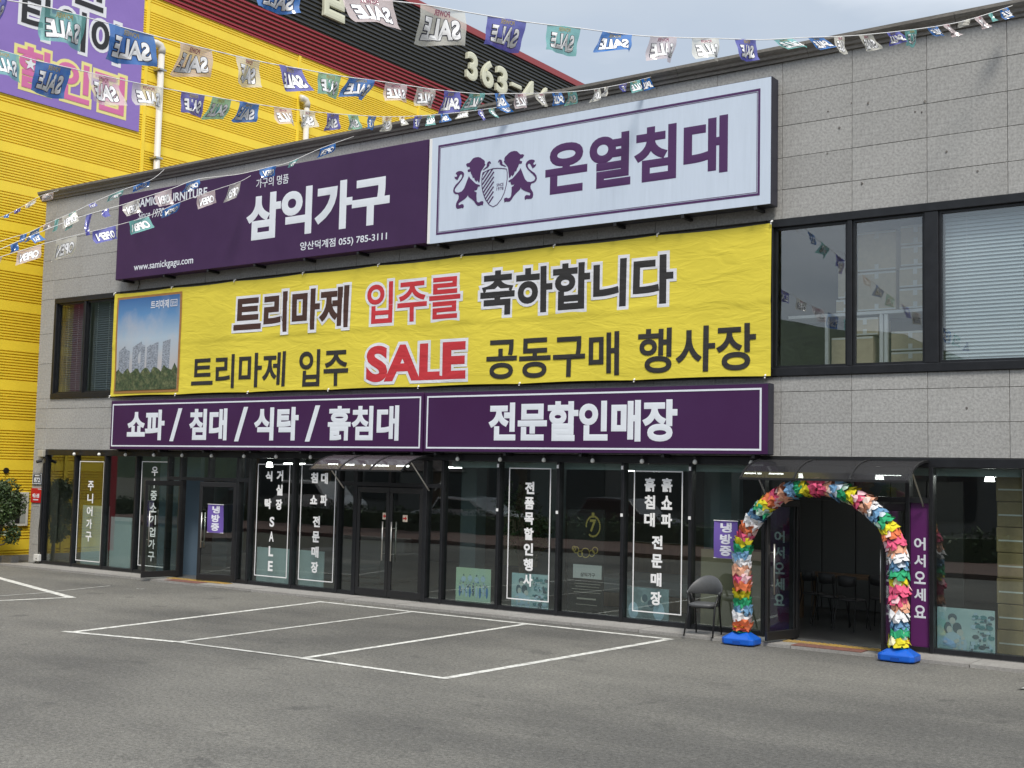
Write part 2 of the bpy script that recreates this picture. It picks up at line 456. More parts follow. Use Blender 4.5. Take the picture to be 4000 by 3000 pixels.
for (x0, x1) in ((18.95, 19.95), (5.6, 6.6)):
    t = empty('red_paving', (x0, -.5, 0.05)); tag(t, kind='structure')
    for i in range(5):
        for j in range(2):
            MB().box(x0 + i * .2 + .004, x0 + i * .2 + .196, -.60 + j * .14, -.60 + j * .14 + .132, 0.045, 0.053).build('paver', M_redpav, t)

# ------------------------------------------------------------------ the furniture store
XE = 26.4
shop = empty('furniture_store', (XE / 2, 5, 0))
tag(shop, 'two storey grey granite furniture shop with long glazed shopfront and banners', 'shop')
# joint backing / core
core = MB()
core.box(0.03, 0.46, 0.05, 0.4, 0.0, 2.66)
core.box(0.03, XE, 0.05, 0.35, 2.66, 3.83)
core.box(0.03, 0.58, 0.05, 0.35, 3.83, 6.16)
core.box(2.95, 18.3, 0.05, 0.35, 3.83, 6.16)
core.box(0.03, XE, 0.05, 0.35, 6.16, 8.60)
core.box(0.03, 0.35, 0.4, 12.9, 0.0, 8.60)
core.box(XE - .3, XE - .02, 0.4, 12.9, 0, 8.6)
core.box(0.36, XE - .31, 12.6, 12.9, 0, 8.6)
core.build('wall_core', M_joint, shop)
MB().box(0.36, XE - .31, 0.36, 12.59, 8.25, 8.35).build('roof', M_concrete, shop)
slab_mesh = {}
def slab(x0, x1, z0, z1):
    wd, h = round(x1 - x0, 3), round(z1 - z0, 3)
    if (wd, h) not in slab_mesh:
        e = 0.003; c = 0.004
        mb = MB()
        X0, X1, Z0, Z1 = e, wd - e, e, h - e
        mb.face([(X0 + c, 0, Z0 + c), (X1 - c, 0, Z0 + c), (X1 - c, 0, Z1 - c), (X0 + c, 0, Z1 - c)])
        for p, q in (((X0, Z0), (X1, Z0)), ((X1, Z0), (X1, Z1)), ((X1, Z1), (X0, Z1)), ((X0, Z1), (X0, Z0))):
            ins = lambda t: (min(max(t[0], X0 + c), X1 - c), min(max(t[1], Z0 + c), Z1 - c))
            pi, qi = ins(p), ins(q)
            mb.face([(p[0], c, p[1]), (q[0], c, q[1]), (qi[0], 0, qi[1]), (pi[0], 0, pi[1])])
            mb.face([(p[0], .06, p[1]), (q[0], .06, q[1]), (q[0], c, q[1]), (p[0], c, p[1])])
        slab_mesh[(wd, h)] = mb.mesh('granite_slab', M_granite)
    put('granite_slab', slab_mesh[(wd, h)], shop, (x0, random.uniform(-0.002, 0.002), z0))
PX = 1.063
xs = [0.0] + [18.525 - PX * k for k in range(17, -1, -1)] + [18.525 + PX * k for k in range(1, 8)] + [XE]
xs = [x for x in xs if -0.01 <= x <= XE + .01]
if xs[1] - xs[0] < 0.15: xs.pop(1)
rows_up = [6.16, 6.60, 7.08, 7.56, 8.04, 8.53]
for a, b in zip(rows_up, rows_up[1:]):
    for x0, x1 in zip(xs, xs[1:]): slab(x0, x1, a, b)
for a, b in ((2.66, 3.14), (3.14, 3.60), (3.60, 3.83)):
    for x0, x1 in zip(xs, xs[1:]): slab(x0, x1, a, b)
for a, b in ((0.0, 0.47), (0.47, 1.33), (1.33, 2.66)): slab(0.0, 0.47, a, b)
for a, b in ((3.83, 4.65), (4.65, 5.35), (5.35, 6.16)): slab(0.0, 0.57, a, b)
# cladding of the side wall towards the yellow building
for k in range(12):
    for a, b in ((0.0, 2.1), (2.1, 4.2), (4.2, 6.3), (6.3, 8.53)):
        MB().box(0.0, 0.03, 0.06 + k * 1.07, 0.05 + (k + 1) * 1.07, a + .004, b - .004).build('granite_slab', M_granite, shop)
# old anchor holes in the stone
for _ in range(13):
    hx, hz = random.uniform(18.8, 22.3), random.choice((random.uniform(6.5, 7.75), random.uniform(6.5, 7.75), random.uniform(2.9, 3.7)))
    hr = random.uniform(.010, .022)
    MB().tube([(hx, -.006, hz), (hx + random.uniform(-.02, .02), .02, hz)], hr, 7).build('anchor_hole', mat('hole_dark', (0.15, 0.14, 0.13), .9), shop)
# cornice: moulded profile
prof = [(0.0, 8.53), (-0.035, 8.53), (-0.04, 8.575), (-0.075, 8.59), (-0.085, 8.63), (-0.12, 8.655), (-0.15, 8.69), (-0.155, 8.735), (0.35, 8.735), (0.35, 8.53)]
cx = [-0.15, 1.9] + [1.9 + 2.13 * k for k in range(1, 12)]
for x0, x1 in zip(cx, cx[1:]):
    mb = MB(); k = len(prof)
    mb.v = [(x0 + .003, y, z) for y, z in prof] + [(min(x1, XE + .1) - .003, y, z) for y, z in prof]
    mb.f = [[i, (i + 1) % k, (i + 1) % k + k, i + k] for i in range(k)] + [list(range(k))[::-1], list(range(k, 2 * k))]; mb.mi = [0] * len(mb.f)
    mb.build('cornice_block', M_cornice, shop)
mb = MB().box(-0.152, 0.34, 0.352, 12.95, 8.532, 8.733); mb.build('cornice_block', M_cornice, shop)

# --- upper windows
def upper_window(x0, x1, z0, z1, posts, slat_ranges, slat_mat, gm, y=0.0):
    f = MB(); fr = 0.09
    f.box(x0, x1, y - .03, y + .12, z1 - .12, z1); f.box(x0, x1, y - .035, y + .14, z0, z0 + .12)
    f.box(x0, x0 + fr, y - .03, y + .12, z0 + .12, z1 - .12); f.box(x1 - fr, x1, y - .03, y + .12, z0 + .12, z1 - .12)
    edges = [x0 + fr]
    for p, wd in posts:
        f.box(p - wd / 2, p + wd / 2, y - .02, y + .11, z0 + .12, z1 - .12); edges += [p - wd / 2, p + wd / 2]
    edges.append(x1 - fr)
    wn = f.build('window', M_dark, shop); bevel(wn, 0.008, 1)
    for a, b in zip(edges[::2], edges[1::2]):
        MB().box(a, b, y + .05, y + .058, z0 + .12, z1 - .12).build('pane', gm, wn)
        # sash
        frame_lines(MB(), a + .002, b - .002, z0 + .122, z1 - .122, .035, y + .02, y + .085).build('sash', M_dark, wn)
    for a, b in slat_ranges:
        nsl = 40; hh = (z1 - z0 - .3) / nsl
        sm = MB()
        sm.face([(0, -.010, -.026), (b - a, -.010, -.026), (b - a, .010, .022), (0, .010, .022)])
        sm.face([(0, -.010, -.026), (b - a, -.010, -.026), (b - a, -.016, -.030), (0, -.016, -.030)])
        me = sm.mesh('slat', slat_mat)
        for i in range(nsl):
            put('slat', me, wn, (a, y + .20, z0 + .16 + (i + .5) * hh))
        cd = MB()
        for t in (.12, .5, .88): cd.box(a + (b - a) * t - .003, a + (b - a) * t + .003, y + .198, y + .204, z0 + .14, z1 - .13)
        cd.build('blind_cord', M_white_vinyl, wn)
        MB().box(a, b, y + .17, y + .23, z1 - .16, z1 - .125).build('blind_rail', slat_mat, wn)
    return wn
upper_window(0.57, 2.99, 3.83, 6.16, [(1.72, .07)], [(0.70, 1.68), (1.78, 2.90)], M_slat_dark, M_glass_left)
upper_window(18.31, 25.9, 3.83, 6.16, [(19.56, .07), (20.71, .19), (23.3, .12)], [(20.84, 23.22), (23.38, 25.8)], M_slat, M_glass_up)
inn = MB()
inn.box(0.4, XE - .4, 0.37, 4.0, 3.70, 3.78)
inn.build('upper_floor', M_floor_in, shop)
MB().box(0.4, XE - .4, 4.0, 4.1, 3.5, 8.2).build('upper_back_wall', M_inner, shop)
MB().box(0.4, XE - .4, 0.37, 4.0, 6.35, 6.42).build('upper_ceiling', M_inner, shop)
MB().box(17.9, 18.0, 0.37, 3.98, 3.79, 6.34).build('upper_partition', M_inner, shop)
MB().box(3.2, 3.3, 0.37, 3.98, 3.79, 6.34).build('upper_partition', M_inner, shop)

# --- shopfront: beam, sill, mullions, panes
FZ0, FZ1, TZ = 0.10, 2.53, 2.05
beam = MB().box(0.47, XE - .05, -0.02, 0.30, FZ1, 2.655).build('shopfront_beam', M_dark, shop); bevel(beam, .008, 1)
MB().box(0.47, XE - .05, -0.005, 0.16, 2.56, 2.60).build('shopfront_cable_tray', M_black, shop)
sills = [(0.47, 5.24), (7.04, 10.24), (11.83, 18.72), (20.39, XE - .05)]
for a, b in sills: MB().box(a, b, -0.015, 0.13, 0.055, FZ0 + .02).build('sill', M_dark, shop)
posts = [0.50, 1.63, 2.73, 3.81, 4.87, 5.27, 7.02, 7.36, 8.57, 9.77, 10.20, 11.86, 12.25, 13.46, 14.67, 15.89, 17.08, 18.27, 18.72, 20.38, 20.70, 21.90, 23.1, 24.3, 25.5]
thick = {5.27: .07, 7.02: .07, 10.20: .09, 11.86: .09, 18.72: .08, 20.38: .06, 0.50: .06}
for p in posts:
    wd = thick.get(p, 0.055)
    o = MB().box(p - wd / 2, p + wd / 2, -0.03, 0.12, 0.057, FZ1).build('mullion', M_dark, shop); bevel(o, .006, 1)
    MB().box(p - wd / 2 - .012, p - wd / 2, 0.012, 0.075, FZ0 + .02, FZ1).build('glazing_bead', M_steel, shop)
transoms = [(5.305, 6.985), (4.90, 5.235), (7.055, 7.33), (9.80, 10.155), (10.245, 11.815), (11.905, 12.22), (18.30, 18.68), (18.76, 20.35), (20.41, 20.67)]
for a, b in transoms: MB().box(a, b, -0.025, 0.115, TZ, TZ + .07).build('transom', M_dark, shop)
panes = {}
def pane(name, x0, x1, z0, z1, m=None):
    o = MB().box(x0, x1, 0.045, 0.053, z0, z1).build('pane', m or M_glass, shop); panes[name] = o; return o
full = [(0.50, 1.63), (1.63, 2.73), (2.73, 3.81), (3.81, 4.87), (7.36, 8.57), (8.57, 9.77), (12.25, 13.46), (13.46, 14.67), (14.67, 15.89), (15.89, 17.08), (17.08, 18.27), (20.70, 21.90), (21.90, 23.1), (23.1, 24.3), (24.3, 25.5)]
for i, (a, b) in enumerate(full): pane('full%d' % i, a + .03, b - .03, FZ0 + .02, FZ1)
for (a, b) in transoms:
    if b - a > 1.2:
        m_ = (a + b) / 2
        MB().box(m_ - .03, m_ + .03, -.02, .11, TZ + .07, FZ1).build('mullion', M_dark, shop)
        pane('t', a, m_ - .03, TZ + .07, FZ1); pane('t', m_ + .03, b, TZ + .07, FZ1)
    else:
        pane('t', a, b, TZ + .07, FZ1)
        if a != 20.41: pane('side', a, b, FZ0 + .02, TZ)
# purple welcome panel beside the entrance
wp = MB().box(20.412, 20.668, 0.02, 0.06, 0.085, TZ - .005).build('welcome_panel', mat('panel_plum', (0.10, 0.016, 0.11), 0.4), shop)
mb = MB()
for i, ch in enumerate('어서오세요'):
    z1 = 1.58 - i * .2275; write(mb, ch, on_front(20.455, 20.612, z1 - .17, z1, 0.019, .003), 0.03)
mb.build('lettering', M_letter_w, wp)

wp2 = MB().box(18.305, 18.675, 0.070, 0.095, 0.085, TZ - .005).build('welcome_panel', mat('panel_plum', (0.10, 0.016, 0.11), 0.4), shop)
mb = MB()
for i, ch in enumerate('어서오세요'):
    z1 = 1.58 - i * .2275; write(mb, ch, on_front(18.41, 18.57, z1 - .17, z1, 0.069, .001), 0.03)
mb.build('lettering', M_letter_w, wp2)

# --- glazed doors
def door(hx, width, ang, flip, hy=0.0):
    """leaf hinged at hx; built along +x from the hinge, flip mirrors it"""
    s = -1 if flip else 1
    f = MB(); st = .07
    bx = lambda a, b, y0, y1, z0, z1: f.box(min(s*a, s*b), max(s*a, s*b), y0, y1, z0, z1)
    bx(0, width, -.02, .025, TZ - .115, TZ - .015); bx(0, width, -.02, .025, .075, .20)
    bx(0, st, -.02, .025, .20, TZ - .115); bx(width - st, width, -.02, .025, .20, TZ - .115)
    me = f.mesh('door', M_black)
    o = put('door', me, shop, (hx, hy, 0.0), ang); WL[o.name] = Vector((hx, hy, 0))
    bevel(o, .006, 1)
    g = MB(); a, b = sorted((s * st, s * (width - st)))
    put('pane', g.box(a, b, -.001, .007, .20, TZ - .115).mesh('pane', M_glass), o, local=True)
    h = MB(); hxp = s * (width - .10)
    for sy in (-.06, .065):
        h.tube([(hxp, sy, .72), (hxp, sy, 1.42)], .014, 8)
        for z in (.84, 1.30): h.tube([(hxp, 0.002, z), (hxp, sy, z)], .009, 6)
    put('handle', h.mesh('handle', M_steel, True), o, local=True)
    return o
d1l = door(5.31, .84, R(-100), False)
d1r = door(6.98, .84, R(18), True)
d2l = door(10.25, .775, 0, False)
d2r = door(11.81, .775, 0, True)
d3l = door(18.77, .78, R(-102), False, .10)
d3r = door(20.34, .78, R(84), True, .10)
# door closers / lock boxes and arrow notices
for dd, cx_, arrow in ((d2l, 10.925, -1), (d2r, 11.405, 1)):
    mb = MB(); x = cx_ - WL[dd.name][0]; z = 1.515 if arrow < 0 else 1.49
    mb.cur = 0; mb.box(x - .055, x + .055, -.0055, -.0025, z - .06, z + .06)
    mb.cur = 1
    a = arrow
    pts = [(x + a*.045, z), (x + a*.005, z + .04), (x + a*.005, z + .014), (x - a*.045, z + .014), (x - a*.045, z - .014), (x + a*.005, z - .014), (x + a*.005, z - .04)]
    mb.plate(pts if a < 0 else pts[::-1], -.0085, -.006)
    put('arrow_notice', mb.mesh('arrow_notice', [mat('paper_cream', (0.66, 0.58, 0.46), 0.7), mat('arrow_red', (0.55, 0.02, 0.02), 0.5)]), dd, local=True)

# --- white vinyl lettering on the panes
def decal(pn, bx, items, wd=0.018):
    mb = MB(); frame_lines(mb, bx[0], bx[1], bx[2], bx[3], wd, 0.040, 0.043).build('lettering_border', M_white_vinyl, panes[pn])
    for col in items:
        mb = MB()
        for ch, x0, x1, z0, z1, bold in col: write(mb, ch, on_front(x0, x1, z0, z1, 0.042, .002), bold)
        mb.build('lettering', M_white_vinyl, panes[pn])
def column(chars, x0, x1, ztop, zbot, h, bold=.035):
    n_ = len(chars); out = []
    for i, ch in enumerate(chars):
        z1 = ztop - (ztop - zbot - h) * i / max(n_ - 1, 1); out.append((ch, x0, x1, z1 - h, z1, bold))
    return out
decal('full1', (1.73, 2.62, .19, 2.41), [column('주니어가구', 2.06, 2.27, 1.97, .63, .215, .03)])
decal('full3', (3.92, 4.79, .21, 2.43), [column('우수중소기업가구', 4.25, 4.46, 2.32, .32, .20, .025)])
decal('full4', (7.52, 8.42, .23, 2.42), [[('식', 7.74, 7.93, 2.08, 2.28, .05)], [('탁', 7.74, 7.93, 1.54, 1.74, .05)], column('거실장', 8.05, 8.23, 2.30, 1.53, .21, .05), column('SALE', 7.90, 8.03, 1.39, .34, .195, .03)])
decal('full5', (8.73, 9.64, .23, 2.43), [[('침', 8.98, 9.17, 2.07, 2.27, .05)], [('대', 9.25, 9.43, 2.06, 2.27, .05)], [('쇼', 8.98, 9.17, 1.67, 1.84, .05)], [('파', 9.25, 9.43, 1.65, 1.86, .05)], column('전문', 9.07, 9.26, 1.45, .953, .21, .042), column('매장', 9.06, 9.25, .877, .38, .21, .042)])
decal('full7', (13.64, 14.49, .24, 2.43), [column('전품목할인행사', 13.97, 14.16, 2.20, .47, .205, .042)])
decal('full9', (16.06, 16.92, .23, 2.42), [column('흙침대', 16.25, 16.44, 2.31, 1.55, .215, .042), column('흙쇼파', 16.55, 16.74, 2.31, 1.55, .215, .042), column('전문', 16.39, 16.58, 1.42, .923, .21, .042), column('매장', 16.38, 16.57, .847, .35, .21, .042)])

# --- interior of the shop
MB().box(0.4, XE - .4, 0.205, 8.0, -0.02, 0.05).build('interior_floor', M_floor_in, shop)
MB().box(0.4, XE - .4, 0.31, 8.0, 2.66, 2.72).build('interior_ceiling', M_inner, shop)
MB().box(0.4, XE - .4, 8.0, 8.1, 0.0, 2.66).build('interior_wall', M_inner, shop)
for x in (3.3, 12.3, 16.0, 22.5): MB().box(x, x + .5, 2.6, 3.1, 0.05, 2.66).build('column', mat('pale_teal_column', (0.17, 0.22, 0.24), 0.6), shop)
MB().box(3.9, 5.22, 0.55, 0.65, 0.051, 2.655).build('interior_partition', mat('blue_grey_partition', (0.10, 0.145, 0.20), 0.5), shop)
for x in (11.72, 16.82): MB().box(x, x + .36, 1.2, 1.5, 0.051, 2.655).build('column', mat('pale_teal_column', (0.17, 0.22, 0.24), 0.6), shop)
MB().box(16.95, 18.05, .62, .66, .051, 1.22).build('display_board', mat('tan_board', (0.30, 0.26, 0.17), .6, vary=(1.2, .5, (.24, .21, .15))), shop)
MB().box(12.0, 12.75, 2.2, 2.25, .6, 1.6).build('display_board', mat('tan_board', (0.30, 0.26, 0.17), .6), shop)
for x in (13.46, 14.67, 15.89, 17.08):
    MB().box(x - .018, x + .018, -.042, -.031, 2.43, 2.49).build('sensor', M_white_vinyl, shop)
    MB().box(x - .02, x + .02, -.042, -.031, 1.69, 1.74).build('sensor', M_white_vinyl, shop)
# sliding closet fronts seen through the entrance
for i in range(6):
    MB().box(16.2 + i * .62, 16.8 + i * .62, 4.4, 4.45, .08, 2.35).build('closet_panel', mat('closet_grey', (0.12, 0.125, 0.125), 0.5), shop)
# frosted film boards behind the lower glass
for (a, b, z) in ((1.75, 2.70, 1.42), (2.78, 3.50, 1.20), (7.45, 8.50, .78), (8.62, 9.28, .78)):
    MB().box(a, b, .16, .18, .06, z).build('frosted_board', M_frost, shop)
MB().box(12.30, 21.8, .18, .24, 2.42, 2.52).build('roller_blind_box', mat('pale_blind', (0.33, 0.40, 0.40), 0.6), shop)
# ceiling lamps
for (x, y, l_) in ((6.2, 2.0, .6), (7.9, 1.6, 1.0), (8.2, 2.6, 1.0), (9.0, 4.0, .9), (13.2, 4.5, .9), (20.9, 2.5, .35), (21.4, 3.6, .5), (22.2, 3.0, .35), (18.9, 3.0, .4), (15.4, 5.5, .8)):
    MB().box(x, x + l_, y, y + .05, 2.43, 2.46).build('ceiling_lamp', M_lamp, shop)
for (x, y) in ((7.25, .6), (21.2, 1.0), (19.3, 2.0), (17.9, 2.2)):
    MB().lathe([(0, .10), (.05, .10), (.07, .0), (.0, .002)], (x, y, 2.36), 12).build('spot_lamp', M_lamp, shop)

# ------------------------------------------------------------------ signboards
def signboard(label, x0, x1, z0, z1, yf, face_mat, side_mat, cat='sign'):
    s = empty('signboard', ((x0 + x1) / 2, yf, z0)); tag(s, label, cat)
    bd = MB().box(x0, x1, yf, -0.06, z0, z1).build('box', side_mat, s); bevel(bd, .012, 2)
    MB().box(x0 + .012, x1 - .012, yf - .004, yf - .0005, z0 + .012, z1 - .012).build('face', face_mat, s)
    n_ = int((x1 - x0) / 1.3)
    for i in range(n_ + 1):
        x = x0 + .25 + i * (x1 - x0 - .5) / n_
        mb = MB(); mb.box(x - .025, x + .025, -.30 if yf < -.28 else yf + .02, -.003, z0 - .05, z0 - .002)
        mb.build('bracket', M_black, s)
    return s
YU = -0.30
s1 = signboard('large plum purple fascia sign on the left with white shop name lettering', 3.17, 11.955, 6.36, 8.24, YU, M_purple, M_purple)
mb = MB()
write(mb, '삼익가구', on_front(7.29, 11.08, 6.82, 7.75, YU - .006, .006), 0.044)
mb.build('main_lettering', M_letter_w, s1)
mb = MB(); write(mb, '가구의 명품', on_front(7.54, 8.45, 7.87, 8.06, YU - .006, .004), 0.008); mb.build('small_lettering', M_letter_w, s1)
mb = MB(); write(mb, '양산덕계점 055) 785-3111', on_front(8.83, 11.04, 6.48, 6.67, YU - .006, .004), 0.015); mb.build('telephone_lettering', M_letter_w, s1)
mb = MB(); write(mb, 'SAMICK FURNITURE', on_front(3.80, 6.08, 7.89, 8.08, YU - .006, .004), 0.022)
mb.build('latin_lettering', M_letter_w, s1)
mb = MB(); write(mb, 'Since 1978', on_front(3.86, 4.72, 7.62, 7.80, YU - .006, .004), 0.006, .35); mb.build('script_lettering', M_letter_w, s1)
mb = MB(); write(mb, 'www.samickgagu.com', on_front(3.80, 5.73, 6.475, 6.67, YU - .006, .004), 0.012); mb.build('website_lettering', M_letter_w, s1)

s2 = signboard('large pale white fascia sign on the right with purple lion crest and lettering', 11.985, 18.49, 6.33, 8.25, YU, M_sign_white, mat('sign_side_navy', (0.02, 0.02, 0.035), 0.35))
MB().box(11.99, 12.05, YU - .008, YU - .0045, 6.35, 8.23).build('edge_trim', M_white_vinyl, s2)
mb = MB(); frame_lines(mb, 12.19, 18.31, 6.485, 8.09, .035, YU - .007, YU - .0045); mb.build('border', M_letter_p, s2)
mb = MB(); frame_lines(mb, 12.235, 18.265, 6.53, 8.045, .008, YU - .007, YU - .0045); mb.build('border', M_letter_p, s2)
mb = MB(); write(mb, '온열침대', on_front(14.49, 17.79, 6.905, 7.785, YU - .006, .006), 0.038); mb.build('main_lettering', M_letter_p, s2)
LION_HEAD = [[-0.617,0.465],[-0.587,0.483],[-0.546,0.483],[-0.517,0.503],[-0.494,0.525],[-0.467,0.551],[-0.414,0.563],[-0.347,0.56],[-0.3,0.542],[-0.266,0.516],[-0.225,0.489],[-0.207,0.46],[-0.21,0.428],[-0.194,0.41],[-0.222,0.376],[-0.261,0.332],[-0.286,0.303],[-0.298,0.24],[-0.306,0.176],[-0.314,0.113],[-0.341,0.127],[-0.362,0.162],[-0.381,0.132],[-0.416,0.168],[-0.43,0.213],[-0.457,0.206],[-0.479,0.263],[-0.5,0.287],[-0.512,0.332],[-0.541,0.327],[-0.571,0.331],[-0.576,0.362],[-0.556,0.373],[-0.532,0.373],[-0.527,0.394],[-0.544,0.418],[-0.578,0.417],[-0.599,0.436]]
LION_PAW = [[-0.247,0.32],[-0.208,0.347],[-0.169,0.369],[-0.163,0.406],[-0.151,0.436],[-0.125,0.454],[-0.099,0.454],[-0.079,0.432],[-0.078,0.411],[-0.094,0.409],[-0.105,0.425],[-0.115,0.415],[-0.106,0.387],[-0.129,0.364],[-0.142,0.349],[-0.181,0.338],[-0.227,0.317]]
LION_BODY = [[-0.546,0.25],[-0.524,0.214],[-0.483,0.177],[-0.441,0.139],[-0.387,0.095],[-0.333,0.077],[-0.303,0.063],[-0.308,0.042],[-0.345,0.046],[-0.351,0.015],[-0.367,-0.01],[-0.397,-0.018],[-0.43,-0.008],[-0.409,-0.038],[-0.371,-0.053],[-0.374,-0.117],[-0.367,-0.194],[-0.35,-0.228],[-0.31,-0.238],[-0.271,-0.221],[-0.231,-0.225],[-0.217,-0.243],[-0.223,-0.264],[-0.229,-0.295],[-0.269,-0.285],[-0.295,-0.293],[-0.335,-0.294],[-0.376,-0.263],[-0.417,-0.209],[-0.459,-0.172],[-0.514,-0.134],[-0.548,-0.108],[-0.56,-0.074],[-0.575,-0.105],[-0.621,-0.137],[-0.688,-0.168],[-0.742,-0.189],[-0.762,-0.208],[-0.754,-0.237],[-0.727,-0.234],[-0.686,-0.222],[-0.652,-0.237],[-0.642,-0.271],[-0.657,-0.302],[-0.684,-0.288],[-0.725,-0.294],[-0.779,-0.297],[-0.807,-0.28],[-0.818,-0.24],[-0.813,-0.197],[-0.79,-0.162],[-0.764,-0.126],[-0.756,-0.084],[-0.774,-0.038],[-0.829,-0.032],[-0.871,-0.005],[-0.886,0.03],[-0.874,0.083],[-0.834,0.133],[-0.767,0.179],[-0.714,0.227],[-0.692,0.268],[-0.696,0.296],[-0.72,0.31],[-0.744,0.296],[-0.763,0.266],[-0.783,0.236],[-0.796,0.215],[-0.83,0.231],[-0.859,0.256],[-0.862,0.284],[-0.838,0.27],[-0.811,0.277],[-0.805,0.299],[-0.827,0.323],[-0.84,0.33],[-0.821,0.355],[-0.773,0.368],[-0.719,0.364],[-0.677,0.342],[-0.653,0.307],[-0.661,0.264],[-0.693,0.214],[-0.753,0.156],[-0.813,0.103],[-0.852,0.058],[-0.851,0.025],[-0.823,-0.002],[-0.761,-0.012],[-0.694,0.001],[-0.647,0.045],[-0.616,0.106],[-0.578,0.188]]
SHIELD = [[-0.248,0.271],[-0.141,0.301],[-0.023,0.318],[0.069,0.311],[0.16,0.297],[0.258,0.274],[0.273,0.21],[0.275,0.104],[0.259,-0.0],[0.224,-0.123],[0.162,-0.233],[0.074,-0.318],[-0.01,-0.346],[-0.097,-0.299],[-0.179,-0.194],[-0.235,-0.069],[-0.262,0.063],[-0.265,0.171]]
EX, EZ = 13.437, 7.2
def emb(mb, pts, mir=False):
    q = [(EX + (-p[0] if mir else p[0]), EZ + p[1]) for p in pts]
    return mb.plate(q if mir else q[::-1], YU - .009, YU - .0045)
for mir in (False, True):
    mb = MB()
    for pts in (LION_HEAD, LION_PAW, LION_BODY): emb(mb, pts, mir)
    mb.build('lion', M_letter_p, s2)
mb = MB(); ribbon(mb, [(EX + p[0], EZ + p[1]) for p in SHIELD], .012, YU - .009, YU - .0045, True)
x_l, x_m = min(p[0] for p in SHIELD), -0.01
for k in range(9):
    c0 = 0.22 - k * .085
    seg = []
    for t in range(41):
        x = x_l + .015 + (x_m - x_l - .015) * t / 40; z = c0 + (x - x_l) * 1.15
        inside = False; n_ = len(SHIELD)
        for i in range(n_):
            a, b = SHIELD[i], SHIELD[(i + 1) % n_]
            if (a[1] > z) != (b[1] > z) and x < (b[0] - a[0]) * (z - a[1]) / (b[1] - a[1]) + a[0]: inside = not inside
        if inside: seg.append((EX + x, EZ + z))
    if len(seg) > 2: ribbon(mb, [seg[0], seg[-1]], .024, YU - .009, YU - .0045)
mb.build('shield', M_letter_p, s2)
mb = MB(); write(mb, 'SINCE', on_front(EX + .055, EX + .20, EZ - .005, EZ + .045, YU - .006, .003), .004); write(mb, '1978', on_front(EX + .055, EX + .20, EZ - .075, EZ - .02, YU - .006, .003), .004)
mb.build('crest_lettering', M_letter_p, s2)

YL = -0.25
s3 = signboard('long low purple sign above the left doors listing sofas, beds and tables', 3.17, 11.955, 2.675, 3.72, YL, M_purple_hi, M_purple_hi)
mb = MB()
for body, a, b, bold in (('쇼파', 3.75, 4.98, .042), ('침대', 5.76, 6.90, .042), ('식탁', 7.68, 8.90, .042), ('흙침대', 9.67, 11.41, .036)):
    write(mb, body, on_front(a, b, 2.87, 3.51, YL - .006, .005), bold)
for a in (5.16, 7.13, 9.09): mb.plate([(a, 2.85), (a + .12, 2.85), (a + .37, 3.53), (a + .25, 3.53)], YL - .011, YL - .006)
mb.build('main_lettering', M_letter_w, s3)
frame_lines(MB(), 3.23, 11.91, 2.735, 3.65, .028, YL - .009, YL - .0045).build('border', M_letter_w, s3)
s4 = signboard('long low purple sign reaching to the right entrance with one white line of lettering', 11.985, 18.45, 2.675, 3.72, YL, M_purple_hi, mat('sign_side_navy', (0.02, 0.02, 0.035), 0.35))
mb = MB(); write(mb, '전문할인매장', on_front(13.40, 16.97, 2.865, 3.515, YL - .006, .005), .042); mb.build('main_lettering', M_letter_w, s4)
frame_lines(MB(), 12.05, 18.34, 2.735, 3.65, .028, YL - .009, YL - .0045).build('border', M_letter_w, s4)

# ------------------------------------------------------------------ yellow cloth banner
def cloth(name, col, rough=0.75, sheen=True):
    m = bpy.data.materials.new(name); m.use_nodes = True
    n = m.node_tree.nodes; L = m.node_tree.links; b = n['Principled BSDF']
    b.inputs['Base Color'].default_value = (*col, 1); b.inputs['Roughness'].default_value = rough
    tc = n.new('ShaderNodeTexCoord')
    mp = n.new('ShaderNodeMapping'); mp.inputs['Rotation'].default_value = (0, R(38), 0); mp.inputs['Scale'].default_value = (0.9, 1, 3.2)
    t = n.new('ShaderNodeTexNoise'); t.inputs['Scale'].default_value = 1.6; t.inputs['Detail'].default_value = 5; t.inputs['Roughness'].default_value = 0.55; t.inputs['Distortion'].default_value = 0.8
    L.new(tc.outputs['Object'], mp.inputs['Vector']); L.new(mp.outputs['Vector'], t.inputs['Vector'])
    bp = n.new('ShaderNodeBump'); bp.inputs['Strength'].default_value = 0.34; bp.inputs['Distance'].default_value = 0.06
    L.new(t.outputs['Fac'], bp.inputs['Height']); L.new(bp.outputs['Normal'], b.inputs['Normal'])
    return m
C_yel = cloth('banner_yellow', (0.72, 0.60, 0.055)); C_blk = cloth('banner_black', (0.022, 0.021, 0.022)); C_brown = cloth('banner_brown', (0.055, 0.022, 0.016))
C_red = cloth('banner_red', (0.52, 0.03, 0.04)); C_wht = cloth('banner_white', (0.70, 0.71, 0.76)); C_gold = cloth('banner_gold', (0.34, 0.17, 0.05))
bn = empty('banner', (10.7, -.12, 3.82)); tag(bn, 'long yellow cloth banner with black and red lettering across the upper storey', 'banner')
BX0, BX1, BZ0, BZ1 = 2.94, 18.42, 3.83, 6.095
def by(x, z):
    e = min(1, (BZ1 - z) * 3, (z - BZ0) * 3)
    return -0.125 - 0.010 * math.sin(x * 2.1 + z * 1.3) * e - 0.003 * math.sin(x * 5.3 - z * 4.1) * e - (0.008 if abs(z - 4.93) < .012 else 0)
NX, NZ = 150, 36
vs, fs = [], []
